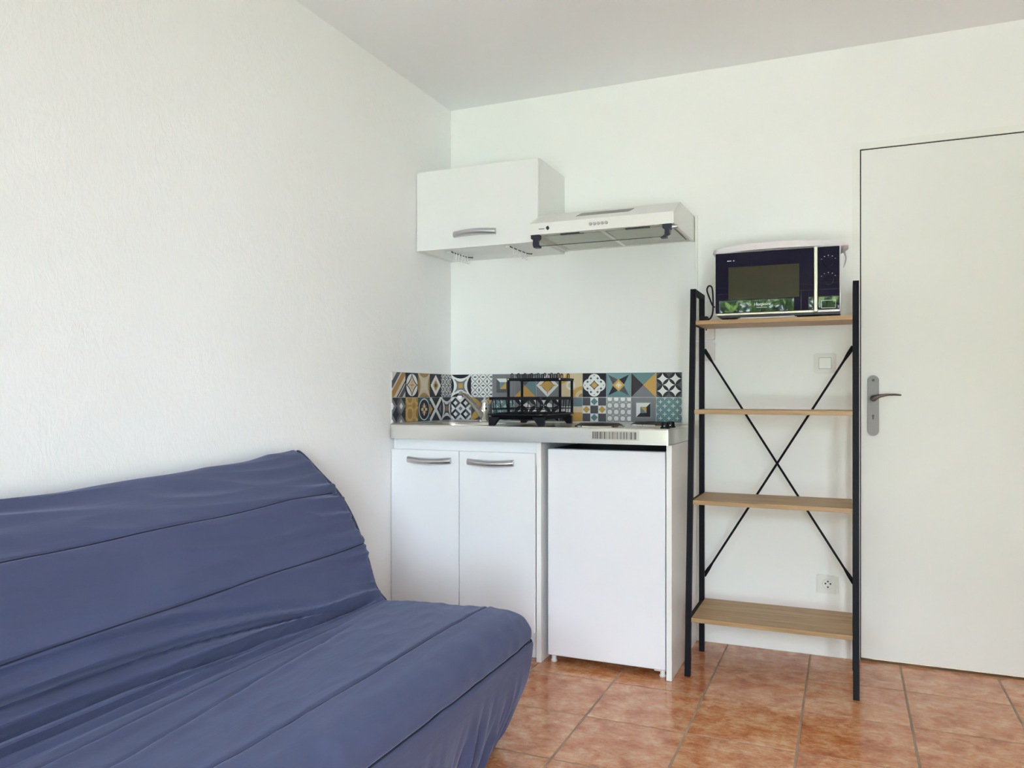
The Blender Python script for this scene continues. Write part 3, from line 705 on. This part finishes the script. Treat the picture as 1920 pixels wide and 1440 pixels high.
def tile_mat(name, fn):
    m, g, b = new_mat(name)
    x, y, z = g.sep(g.coord('Generated'))
    u = x * 2.0 - 1.0; v = z * 2.0 - 1.0
    g.put(fn(g, u, v), b.inputs['Base Color'])
    b.inputs['Roughness'].default_value = 0.3; b.inputs['Specular IOR Level'].default_value = 0.3
    return m
TW = 0.11465; TZ0 = 0.948; TH = 0.1120
def splash(name, label, rows, left):
    loc = (0.001, -0.28, TZ0) if left else (0.57, -0.001, TZ0)
    root = thing(name, label, 'backsplash', loc)
    n = len(rows[0])
    q = B()
    if left: box(q, (0.0005, -n * 0.1112 - 0.001, TZ0 - 0.001), (0.003, -0.0005, TZ0 + 2 * TH + 0.001))
    else: box(q, (0.0035, -0.003, TZ0 - 0.001), (n * TW + 0.001, -0.0005, TZ0 + 2 * TH + 0.001))
    mk('grout_bed', q, 'wallgrout', root, False)
    w = 0.1112 if left else TW
    for j, row in enumerate(rows):
        for i, fn in enumerate(row):
            q = box(B(), (-w / 2 + 0.0012, -0.002, -TH / 2 + 0.0012), (w / 2 - 0.0012, 0.002, TH / 2 - 0.0012), 0.0006)
            me = bpy.data.meshes.new('tile'); q.to_mesh(me); q.free(); me.materials.append(tile_mat('printed_tile', fn))
            zc = TZ0 + TH * (1.5 - j)
            if left:
                o = link('tile', me, root, (0.0045, -(n - i - 0.5) * w, zc)); o.rotation_euler = (0, 0, PI / 2)
            else: o = link('tile', me, root, ((i + 0.5) * w, -0.0045, zc))
splash('tile_backsplash', 'patterned grey, teal and yellow tile splashback on the wall behind the dish rack', [PAT['b_top'], PAT['b_low']], False)
splash('tile_backsplash', 'short patterned tile splashback on the left wall above the sink side', [PAT['l_top'], PAT['l_low']], True)

# ------------------------------------------------------------------ dish rack
dr = thing('dish_rack', 'black two-tier wire dish rack with drip tray on the worktop', 'dish rack', (0.575, -0.355, CT))
rx0, rx1, ry0, ry1 = 0.452, 0.702, -0.540, -0.172
zt = CT + 0.026
q = B()
def rl(x0, y0, x1, y1, z, r): return [q.verts.new((p[0], p[1], z)) for p in rrect(x0, y0, x1, y1, r, 4)]
lp = [rl(rx0 + 0.02, ry0 + 0.02, rx1 - 0.02, ry1 - 0.02, zt, 0.02), rl(rx0 + 0.002, ry0 + 0.002, rx1 - 0.002, ry1 - 0.002, zt + 0.016, 0.025), rl(rx0 - 0.006, ry0 - 0.006, rx1 + 0.006, ry1 + 0.006, zt + 0.018, 0.028),
      rl(rx0 - 0.006, ry0 - 0.006, rx1 + 0.006, ry1 + 0.006, zt + 0.024, 0.028), rl(rx0 + 0.004, ry0 + 0.004, rx1 - 0.004, ry1 - 0.004, zt + 0.022, 0.024), rl(rx0 + 0.022, ry0 + 0.022, rx1 - 0.022, ry1 - 0.022, zt + 0.006, 0.02)]
q.faces.new(lp[0][::-1]); q.faces.new(lp[-1])
for A, B_ in zip(lp, lp[1:]):
    for k in range(len(A)): q.faces.new((A[k], A[(k + 1) % len(A)], B_[(k + 1) % len(A)], B_[k]))
bmesh.ops.recalc_face_normals(q, faces=q.faces[:])
mk('drip_tray', q, 'black', dr)
for fx, sx in ((rx0 + 0.004, 1), (rx1 - 0.004, -1)):
    for fy, sy in ((ry0 + 0.004, 1), (ry1 - 0.004, -1)):
        q = B(); prism(q, [(fx, CT + 0.0005), (fx + sx * 0.022, CT + 0.0005), (fx + sx * 0.05, zt + 0.010), (fx, zt + 0.010)], 'y', min(fy, fy + sy * 0.018), max(fy, fy + sy * 0.018))
        mk('foot', q, 'black', dr, False)
ZR = 1.057; zb_ = zt + 0.022
# wide flat rim band
q = B(); o_ = rrect(rx0, ry0, rx1, ry1, 0.022, 4); i_ = rrect(rx0 + 0.003, ry0 + 0.003, rx1 - 0.003, ry1 - 0.003, 0.020, 4)
ls = [[q.verts.new((p[0], p[1], z)) for p in pp] for pp, z in ((o_, ZR - 0.006), (o_, ZR + 0.006), (i_, ZR + 0.006), (i_, ZR - 0.006))]
for a in range(4):
    A, B_ = ls[a], ls[(a + 1) % 4]
    for k in range(len(A)): q.faces.new((A[k], A[(k + 1) % len(A)], B_[(k + 1) % len(A)], B_[k]))
bmesh.ops.recalc_face_normals(q, faces=q.faces[:])
mk('rim', q, 'wire', dr)
mid = [(p[0], p[1], 1.014) for p in rrect(rx0 + 0.007, ry0 + 0.007, rx1 - 0.007, ry1 - 0.007, 0.02, 4)]
mk('side_wire', tube(B(), mid  , 0.0023, 6, True), 'wire', dr)
for f in (0.12, 0.32, 0.5, 0.68, 0.88):       # uprights on the long sides and the cross wires of the basket floor
    y = ry0 + (ry1 - ry0) * f
    mk('basket_wire', tube(B(), [(rx0 + 0.003, y, ZR), (rx0 + 0.012, y, zb_), (rx1 - 0.012, y, zb_), (rx1 - 0.003, y, ZR)]  , 0.0023, 6), 'wire', dr)
for f in (0.14, 0.38, 0.62, 0.86):
    x = rx0 + (rx1 - rx0) * f
    mk('basket_wire', tube(B(), [(x, ry0 + 0.003, ZR), (x, ry0 + 0.012, zb_ + 0.0036), (x, ry1 - 0.012, zb_ + 0.0036), (x, ry1 - 0.003, ZR)]  , 0.0023, 6), 'wire', dr)
ZU = 1.139; uy0, uy1 = -0.335, -0.180
for x in (rx0 + 0.006, rx1 - 0.006):
    for y in (uy0, uy1): mk('post', box(B(), (x - 0.0055, y - 0.003, zb_ - 0.004), (x + 0.0055, y + 0.003, ZU + 0.004), 0.001), 'wire', dr)
q = B()
for y in (uy0, uy1): box(q, (rx0 - 0.002, y - 0.003, ZU - 0.005), (rx1 + 0.002, y + 0.003, ZU + 0.005), 0.001)
for x in (rx0 + 0.002, rx1 - 0.002): box(q, (x - 0.003, uy0, ZU - 0.005), (x + 0.003, uy1, ZU + 0.005), 0.001)
mk('upper_frame', q, 'wire', dr)
for i in range(8):
    x = rx0 + 0.018 + i * (rx1 - rx0 - 0.036) / 7
    for y in (uy0 + 0.012, uy1 - 0.012):
        pts = [(x - 0.0045, y, ZU - 0.004)] + [(x - 0.0045 * math.cos(a), y, ZU + 0.021 + 0.0045 * math.sin(a)) for a in [PI * k / 6 for k in range(7)]] + [(x + 0.0045, y, ZU - 0.004)]
        mk('plate_loop', tube(B(), pts, 0.0019, 6), 'wire', dr)
for y in (uy0 + 0.012, uy1 - 0.012):
    mk('loop_bar', tube(B(), [(rx0, y, ZU - 0.005), (rx1, y, ZU - 0.005)]  , 0.0023, 6), 'wire', dr)
for x in (rx0 + 0.006, rx1 - 0.006): mk('screw', lathe(B(), [(0.0035, -0.0052), (0.0035, -0.002)], (x, uy0, ZU), 'y', 10), 'print', dr)

# ------------------------------------------------------------------ wall cabinet
wc = thing('wall_cabinet', 'white wall cabinet with a lift-up door above the sink', 'cabinet', (0.30, -0.17, 1.73))
CZ0, CZ1 = 1.729, 2.090
for nm, a, c_ in (('side_panel', (0.006, -0.322, CZ0), (0.022, -0.002, CZ1)), ('side_panel', (0.582, -0.322, CZ0), (0.600, -0.002, CZ1)), ('top_panel', (0.022, -0.322, CZ1 - 0.018), (0.582, -0.002, CZ1)),
                  ('bottom_panel', (0.022, -0.322, CZ0 + 0.001), (0.582, -0.002, CZ0 + 0.017)), ('back_panel', (0.022, -0.010, CZ0 + 0.017), (0.582, -0.003, CZ1 - 0.018))):
    mk(nm, box(B(), a, c_, 0.0006), 'melamine_warm', wc, False)
d = mk('door', box(B(), (0.004, -0.343, CZ0 - 0.002), (0.5985, -0.324, CZ1 - 0.004), 0.0012), 'melamine_warm', wc, False)
bow_handle(0.196, 0.403, -0.343, 1.788, d, 0.005)
# two hook rails under it
def hook_rail(x0, y0, y1, n, zb, label, mult):
    root = thing('hook_rail', label, 'hook rail', (x0, (y0 + y1) / 2, zb), 'hook rails under the wall cabinet')
    mk('rail', tube(B(), [(x0, y0, zb - 0.001), (x0, y0, zb - 0.005), (x0 + 0.008, y1 - 0.03, zb - 0.006), (x0 + 0.02, y1, zb - 0.004), (x0 + 0.02, y1, zb - 0.001)], 0.0026, 8), 'ink', root)
    mk('end_block', box(B(), (x0 - 0.022, y0 - 0.008, zb - 0.008), (x0 - 0.003, y0 + 0.006, zb), 0.001), 'plastic_white', root)
    for k in range(n):
        t = (k + 0.5) / n; x = x0 + 0.004 + mult * t * 0.012; y = y0 + (y1 - y0) * t * 0.8
        z1 = zb - 0.004; pts = [(x, y, z1 + 0.001), (x, y, z1 - 0.030)] + [(x + 0.006 - 0.006 * math.cos(a), y, z1 - 0.030 - 0.006 * math.sin(a)) for a in [PI * j / 6 for j in range(1, 7)]] + [(x + 0.012, y, z1 - 0.024)]
        mk('hook', tube(B(), pts, 0.0024, 8), 'acrylic', root)
hook_rail(0.150, -0.275, -0.100, 6, CZ0 + 0.0005, 'thin dark rail with clear hooks under the wall cabinet, nearer the left wall', 1)
hook_rail(0.448, -0.290, -0.085, 4, CZ0 + 0.0005, 'thin dark rail with clear hooks under the wall cabinet, next to the hood', 1)

# ------------------------------------------------------------------ range hood
rh = thing('range_hood', 'slim white range hood with black end brackets beside the wall cabinet', 'range hood', (0.90, -0.22, 1.73))
hx0, hx1 = 0.604, 1.201
prof = [(-0.003, 1.742), (-0.003, 1.847), (-0.325, 1.842), (-0.450, 1.780), (-0.452, 1.733), (-0.436, 1.733), (-0.434, 1.746), (-0.02, 1.7535), (-0.02, 1.742)]
q = B(); prism(q, prof, 'x', hx0 + 0.012, hx1 - 0.012)
endp = [(-0.003, 1.740), (-0.003, 1.848), (-0.325, 1.843), (-0.4505, 1.7805), (-0.4525, 1.7325), (-0.40, 1.7325)]
for a in (hx0, hx1 - 0.012): prism(q, endp, 'x', a, a + 0.012)
hood_body = mk('body', q, 'plastic_white', rh, False)
for xa, xb in ((hx0 + 0.03, 0.885), (0.905, hx1 - 0.03)):
    fl = mk('grease_filter', box(B(), (xa, -0.355, 1.7425), (xb, -0.030, 1.7475), 0.001), 'filter', rh, False)
    mk('filter_latch', box(B(), ((xa + xb) / 2 - 0.05, -0.372, 1.741), ((xa + xb) / 2 + 0.05, -0.358, 1.7455), 0.001), 'black', fl, False)
mk('centre_bar', box(B(), (0.886, -0.43, 1.740), (0.904, -0.022, 1.750), 0.001), 'plastic_white', rh, False)
mk('lamp_cover', box(B(), (0.80, -0.425, 1.7395), (0.99, -0.385, 1.7445), 0.002), 'plastic_pink', rh, False)
# visor glass hanging under the front with two brackets
mk('visor_glass', prism(B(), [(-0.446, 1.726), (-0.442, 1.726), (-0.424, 1.690), (-0.428, 1.690)], 'x', hx0 + 0.035, hx1 - 0.042), 'glass', rh, False)
mk('visor_edge', box(B(), (hx0 + 0.035, -0.4275, 1.6885), (hx1 - 0.042, -0.4235, 1.6903)), 'ink', rh, False)
for xc, sg in ((hx0 + 0.024, 1), (hx1 - 0.026, -1)):
    q = B(); prism(q, [(xc - 0.018, 1.733), (xc + 0.018, 1.733), (xc + 0.018, 1.718), (xc + 0.010, 1.712), (xc + 0.008, 1.694), (xc + sg * 0.010 + 0.008, 1.690), (xc + sg * 0.010 + 0.008, 1.680), (xc + sg * 0.010 - 0.016, 1.680), (xc - 0.010, 1.692), (xc - 0.009, 1.712), (xc - 0.018, 1.718)], 'y', -0.453, -0.425)
    mk('visor_bracket', q, 'navy', rh, False)
mk('visor_knob', lathe(B(), [(0.008, 0), (0.008, 0.02), (0.005, 0.024)], (hx1 - 0.010, -0.440, 1.722), 'x', 14), 'satin', rh)
for i in range(5):
    x = 0.867 + i * 0.0165
    mk('button', lathe(B(), [(0.0058, -0.4585), (0.0062, -0.4575), (0.0062, -0.451)], (x, 0, 1.7575), 'y', 14), 'satin', rh)
# slanted vent slots on the sloping face
u_ = Vector((0, -0.325 + 0.450, 1.842 - 1.780)).normalized(); nrm = Vector((0, -u_.z, u_.y))
q = B()
for i in range(22):
    x = 0.795 + i * 0.0103; c0 = Vector((x, -0.375, 1.780 + (0.450 - 0.375) * (1.842 - 1.780) / 0.125))
    A = [c0 - u_ * 0.023 + Vector((-0.008, 0, 0)), c0 - u_ * 0.023 + Vector((-0.0035, 0, 0)), c0 + u_ * 0.023 + Vector((0.010, 0, 0)), c0 + u_ * 0.023 + Vector((0.0055, 0, 0))]
    lo = [q.verts.new(p - nrm * 0.0005) for p in A]; hi = [q.verts.new(p + nrm * 0.0006) for p in A]
    q.faces.new(hi); q.faces.new(lo[::-1])
    for k in range(4): q.faces.new((lo[k], lo[(k + 1) % 4], hi[(k + 1) % 4], hi[k]))
bmesh.ops.recalc_face_normals(q, faces=q.faces[:])
mk('vent_slots', q, 'ink', rh, False)
q = B()
prism(q, [(0.684 + p[0] * 0.0085, 1.7565 + p[1] * 0.0095) for p in ((0, -1), (0.9, -0.1), (0.55, 0.5), (0.2, 1), (-0.75, 0.6), (-0.9, -0.1))], 'y', -0.4530, -0.4515)
for i in range(6): box(q, (0.645 + i * 0.0042, -0.4530, 1.7535), (0.6482 + i * 0.0042, -0.4515, 1.7562))
mk('logo', q, 'ink', rh, False)

# ------------------------------------------------------------------ cable duct, sockets and switch
cd = mk('cable_duct', box(B(), (1.2045, -0.014, 1.392), (1.2150, -0.0005, 1.856), 0.001), 'frame_paint', None, False)
tag(cd, 'narrow white cable duct running down the wall from the hood', 'cable duct')
def socket(xc, zc, label, w=0.085, h=0.082, proud=0.012, big=False, flip=1):
    root = thing('wall_socket', label, 'socket', (xc, -0.001, zc))
    pm = 'plastic_pink' if not big else 'plastic_white'
    mk('cover_plate', prism(B(), rrect(xc - w / 2, zc - h / 2, xc + w / 2, zc + h / 2, 0.008), 'y', -proud, -0.0005), pm, root)
    q = lathe(B(), [(0.0215, -proud - 0.0010), (0.0215, -proud + 0.002)], (xc, 0, zc), 'y', 28)
    rim = mk('socket_ring', q, 'satin' if big else pm, root)
    mk('socket_face', lathe(B(), [(0.0200, -proud - 0.0014), (0.0200, -proud + 0.001)], (xc, 0, zc), 'y', 28), 'plastic_white', root)
    for dx, dz in ((-0.0095, 0.002), (0.0095, 0.002), (0, -0.012 if big else -0.011), (0, 0.011)):
        mk('hole', lathe(B(), [(0.0036, -proud - 0.0020), (0.0036, -proud)], (xc + dx, 0, zc + dz), 'y', 10), 'ink', root)
    return root
socket(1.2465, 1.350, 'white wall socket just under the top oak shelf, upper of two', proud=0.03)
socket(1.2465, 1.260, 'white wall socket behind the brace end, lower of two', proud=0.03)
socket(1.7415, 0.297, 'white round-faced wall socket low behind the shelf unit', 0.084, 0.076, 0.008, True)
sw = thing('light_switch', 'white square light switch seen between the upper shelves', 'light switch', (1.7305, -0.001, 1.202))
mk('cover_plate', prism(B(), rrect(1.688, 1.162, 1.773, 1.242, 0.010), 'y', -0.009, -0.0005), 'plastic_pink', sw)
mk('rocker_gap', prism(B(), rrect(1.7065, 1.1785, 1.7545, 1.2245, 0.002), 'y', -0.0096, -0.005), 'ink', sw, False)
mk('rocker', prism(B(), rrect(1.7075, 1.1795, 1.7535, 1.2235, 0.002), 'y', -0.0125, -0.006), 'plastic_white', sw, False)

# ------------------------------------------------------------------ shelf unit
su = thing('shelf_unit', 'black metal ladder shelf unit with four oak shelves and crossed rear braces', 'shelf unit', (1.549, -0.29, 0))
def yf(z): return -0.453 + 0.123 * z / 1.49
PW = 0.0105; ZTOP = 1.490; yb = -0.135
for xc in (1.2545, 1.8435):
    q = B()
    vs_ = []
    for z in (0.0, ZTOP):
        y = yf(z); vs_.append([q.verts.new((xc + a * PW, y + c_ * PW, z)) for a, c_ in ((-1, -1), (1, -1), (1, 1), (-1, 1))])
    q.faces.new(vs_[0][::-1]); q.faces.new(vs_[1])
    for k in range(4): q.faces.new((vs_[0][k], vs_[0][(k + 1) % 4], vs_[1][(k + 1) % 4], vs_[1][k]))
    mk('front_post', q, 'rackmetal', su, False)
    mk('rear_post', box(B(), (xc - PW, yb - PW, 0.0), (xc + PW, yb + PW, ZTOP), 0.0008), 'rackmetal', su, False)
    mk('top_bar', box(B(), (xc - PW, yf(ZTOP) + PW, ZTOP - 0.018), (xc + PW, yb - PW, ZTOP), 0.0008), 'rackmetal', su, False)
for zt_ in (1.364, 1.014, 0.665, 0.220):
    y0 = yf(zt_) - PW + 0.002
    for xc in (1.2545, 1.8435):
        mk('shelf_bracket', box(B(), (xc - 0.006, yf(zt_) + PW, zt_ - 0.0155), (xc + 0.006, yb - PW, zt_ - 0.004), 0.0008), 'rackmetal', su, False)
    mk('shelf_board', box(B(), (1.2660, y0, zt_ - 0.0165), (1.8320, yb + PW, zt_), 0.0007), 'oak', su, False)
for (xa, za), (xb, zb2), dy in (((1.262, 1.262), (1.838, 0.335), 0.0), ((1.836, 1.262), (1.260, 0.310), 0.006)):
    P0 = Vector((xa, yb + PW + 0.004 + dy, za)); P1 = Vector((xb, yb + PW + 0.004 + dy, zb2)); dv = (P1 - P0)
    pts = [P0 + dv * f for f in (0, 0.03, 0.06, 0.5, 0.94, 0.97, 1)]
    mk('cross_brace', tube(B(), pts, [0.0035, 0.0035, 0.0045, 0.0045, 0.0045, 0.0035, 0.0035], 8, rz=[0.008, 0.0075, 0.0045, 0.0045, 0.0045, 0.0075, 0.008]), 'rackmetal', su)

# ------------------------------------------------------------------ microwave
mw = thing('microwave', 'microwave oven with black glass front and silver strip on the top shelf', 'microwave', (1.567, -0.20, 1.364))
MX0, MX1, MY, MZ0, MZ1 = 1.3415, 1.7915, -0.352, 1.379, 1.622
mk('body', box(B(), (MX0, MY, MZ0), (MX1, -0.045, MZ1), 0.004, 2), 'plastic_white', mw)
dg = mk('door', box(B(), (MX0 + 0.003, MY - 0.010, MZ0 + 0.008), (1.7005, MY - 0.0005, MZ1 - 0.004), 0.002), 'mw_glass', mw)
mk('door_window', box(B(), (1.393, MY - 0.0106, 1.438), (1.650, MY - 0.009, 1.562)), 'mw_window', dg, False)
mk('strip', box(B(), (1.7015, MY - 0.012, MZ0 + 0.001), (1.7135, MY - 0.0005, MZ1 - 0.001), 0.001), 'silver_trim', mw, False)
cp = mk('control_panel', box(B(), (1.7145, MY - 0.010, MZ0 + 0.008), (MX1 - 0.003, MY - 0.0005, MZ1 - 0.004), 0.002), 'mw_glass', mw)
mk('bottom_trim', box(B(), (MX0 + 0.006, MY - 0.011, MZ0 - 0.001), (1.7005, MY - 0.0005, MZ0 + 0.0072), 0.001), 'silver_trim', mw, False)
mk('bottom_trim', box(B(), (1.7145, MY - 0.009, MZ0 - 0.001), (MX1 - 0.004, MY - 0.0005, MZ0 + 0.0072), 0.001), 'plastic_white', mw, False)
mk('base', prism(B(), [(MX0 + 0.004, MZ0), (MX1 - 0.002, MZ0), (MX1 - 0.002, MZ0 - 0.009), (MX0 + 0.022, MZ0 - 0.009)], 'y', MY + 0.004, -0.07), 'navy', mw, False)
for x in (MX0 + 0.035, MX1 - 0.035):
    for y in (MY + 0.04, -0.15): mk('foot', lathe(B(), [(0.012, 0.0003), (0.012, 0.008)], (x, y, 1.364), 'z', 14), 'black', mw)
for zc in (1.560, 1.497):
    dl = mk('dial', lathe(B(), [(0.0165, MY - 0.026), (0.0175, MY - 0.024), (0.0185, MY - 0.009)], (1.7505, 0, zc), 'y', 28), 'mw_glass', cp)
    q = B()
    for k in range(5):
        a = math.radians(30 + 30 * k); x = 1.7505 + 0.027 * math.cos(a); z = zc + 0.025 * math.sin(a)
        box(q, (x - 0.0018, MY - 0.0104, z - 0.0008), (x + 0.0018, MY - 0.0098, z + 0.0008))
    mk('dial_marks', q, 'print', cp, False)
q = B(); bx0, bx1, bz0, bz1 = 1.726, 1.776, 1.391, 1.421
for a in ((bx0, bz0, bx1, bz0 + 0.0016), (bx0, bz1 - 0.0016, bx1, bz1), (bx0, bz0, bx0 + 0.0016, bz1), (bx1 - 0.0016, bz0, bx1, bz1)): box(q, (a[0], MY - 0.0112, a[1]), (a[2], MY - 0.0098, a[3]))
mk('button_outline', q, 'print', cp, False)
me = text_mesh('Hotpoint', 0.0165); me.materials.append(M['print'])
o = link('lettering', me, dg, (1.488, MY - 0.0104, 1.4115)); o.rotation_euler = (PI / 2, 0, 0)
q = B(); box(q, (1.497, MY - 0.0105, 1.4035), (1.535, MY - 0.0098, 1.4050))
for k, w in enumerate((0.004, 0.004, 0.004, 0.0, 0.0045)):
    if w: box(q, (1.389 + k * 0.0055, MY - 0.0105, 1.5855), (1.389 + k * 0.0055 + w, MY - 0.0098, 1.5885))
mk('fine_print', q, 'print', dg, False)
cord = [(1.345, -0.06, 1.42), (1.325, -0.10, 1.44), (1.316, -0.22, 1.430), (1.304, -0.25, 1.462), (1.295, -0.252, 1.490), (1.2965, -0.252, 1.504), (1.304, -0.252, 1.511), (1.313, -0.252, 1.505), (1.317, -0.252, 1.485), (1.319, -0.255, 1.44), (1.318, -0.26, 1.40), (1.311, -0.27, 1.379), (1.300, -0.275, 1.3725)]
def smooth_line(pts, n=6):
    P_ = [Vector(p) for p in pts]; o_ = []
    for i in range(len(P_) - 1):
        p0 = P_[max(i - 1, 0)]; p1 = P_[i]; p2 = P_[i + 1]; p3 = P_[min(i + 2, len(P_) - 1)]
        for k in range(n):
            t = k / n; o_.append(0.5 * ((2 * p1) + (p2 - p0) * t + (2 * p0 - 5 * p1 + 4 * p2 - p3) * t * t + (3 * p1 - p0 - 3 * p2 + p3) * t ** 3))
    return o_ + [P_[-1]]
mk('power_cord', tube(B(), smooth_line(cord), 0.0033, 8), 'black', mw)
pg = mk('plug', box(B(), (1.2715, -0.290, 1.3645), (1.303, -0.262, 1.386), 0.004, 2), 'black', mw)
# booklets pinched under the microwave
for k, (x0, x1, y0, z, lb, mm) in enumerate(((1.428, 1.640, -0.352, 1.3645, 'thin pink-white booklet lying flat on the top shelf, under another', 'paper'), (1.436, 1.632, -0.349, 1.3668, 'thin white booklet tucked under the microwave front, uppermost of two', 'print'))):
    q = B(); n = 10; T_ = []; Bt = []
    for i in range(n + 1):
        x = x0 + (x1 - x0) * i / n; dz = 0.0016 * abs(2 * i / n - 1) ** 2 * k
        for lst, zz in ((T_, z + 0.0018 + dz), (Bt, z + dz)): lst.append([q.verts.new((x, y, zz)) for y in (y0, y0 + 0.14)])
    for i in range(n):
        q.faces.new((T_[i][0], T_[i + 1][0], T_[i + 1][1], T_[i][1])); q.faces.new((Bt[i][1], Bt[i + 1][1], Bt[i + 1][0], Bt[i][0]))
        for s_ in (0, 1): q.faces.new((Bt[i][s_], Bt[i + 1][s_], T_[i + 1][s_], T_[i][s_]))
    for e in (0, n): q.faces.new((Bt[e][0], T_[e][0], T_[e][1], Bt[e][1]))
    bmesh.ops.recalc_face_normals(q, faces=q.faces[:])
    tag(mk('booklet', q, mm, None), lb, 'booklet', 'booklets under the microwave')
# white cloth folded over the top of the microwave, one corner hanging at the right
q = B(); NX, NY = 44, 14; gt = []
cx0, cx1, cy0, cy1 = 1.318, 1.818, -0.375, -0.06
for j in range(NY + 1):
    row = []
    for i in range(NX + 1):
        s_ = i / NX; r_ = j / NY; e = math.sin(PI * s_) ** 0.45
        y = (cy0 + cy1) / 2 + (r_ - 0.5) * (cy1 - cy0) * (0.25 + 0.75 * e)
        x = cx0 + (cx1 - cx0) * s_
        z = MZ1 + 0.006 + 0.033 * (math.sin(PI * s_) ** 0.28) * (math.sin(PI * (0.12 + 0.76 * r_)) ** 0.5) + 0.003 * nz(x * 18, y * 18, 2) + 0.006 * (1 - e)
        row.append((x, y, z))
    gt.append(row)
up_ = [[q.verts.new(p) for p in row] for row in gt]
dn_ = [[q.verts.new((p[0], p[1], MZ1 + 0.0012 + 0.003 * (1 - math.sin(PI * i / NX) ** 0.4) + 0.010 * max(0, 1 - min(i, NX - i) / 2.5))) for i, p in enumerate(row)] for row in gt]
for j in range(NY):
    for i in range(NX):
        q.faces.new((up_[j][i], up_[j][i + 1], up_[j + 1][i + 1], up_[j + 1][i])); q.faces.new((dn_[j + 1][i], dn_[j + 1][i + 1], dn_[j][i + 1], dn_[j][i]))
for i in range(NX):
    q.faces.new((dn_[0][i], dn_[0][i + 1], up_[0][i + 1], up_[0][i])); q.faces.new((up_[NY][i], up_[NY][i + 1], dn_[NY][i + 1], dn_[NY][i]))
for j in range(NY):
    q.faces.new((up_[j][0], up_[j + 1][0], dn_[j + 1][0], dn_[j][0])); q.faces.new((dn_[j][NX], dn_[j + 1][NX], up_[j + 1][NX], up_[j][NX]))
bmesh.ops.recalc_face_normals(q, faces=q.faces[:])
cl = mk('cloth', q, 'cloth', None)
tag(cl, 'white folded cloth laid over the top of the microwave', 'cloth')
q = B(); prev = None
for k in range(9):
    t = k / 8; z = MZ1 + 0.012 - 0.075 * t; x = 1.7965 + 0.010 * math.sin(PI * t * 0.9); hw = 0.06 * (1 - t) ** 0.7 + 0.014
    r = [q.verts.new((x + 0.0015, -0.22 - hw, z)), q.verts.new((x + 0.006 * math.sin(3 * t), -0.22, z)), q.verts.new((x + 0.0015, -0.22 + hw, z))]
    if prev:
        for a in (0, 1): q.faces.new((prev[a], prev[a + 1], r[a + 1], r[a]))
    prev = r
bmesh.ops.solidify(q, geom=q.faces[:], thickness=0.002)
mk('hanging_corner', q, 'cloth', cl)
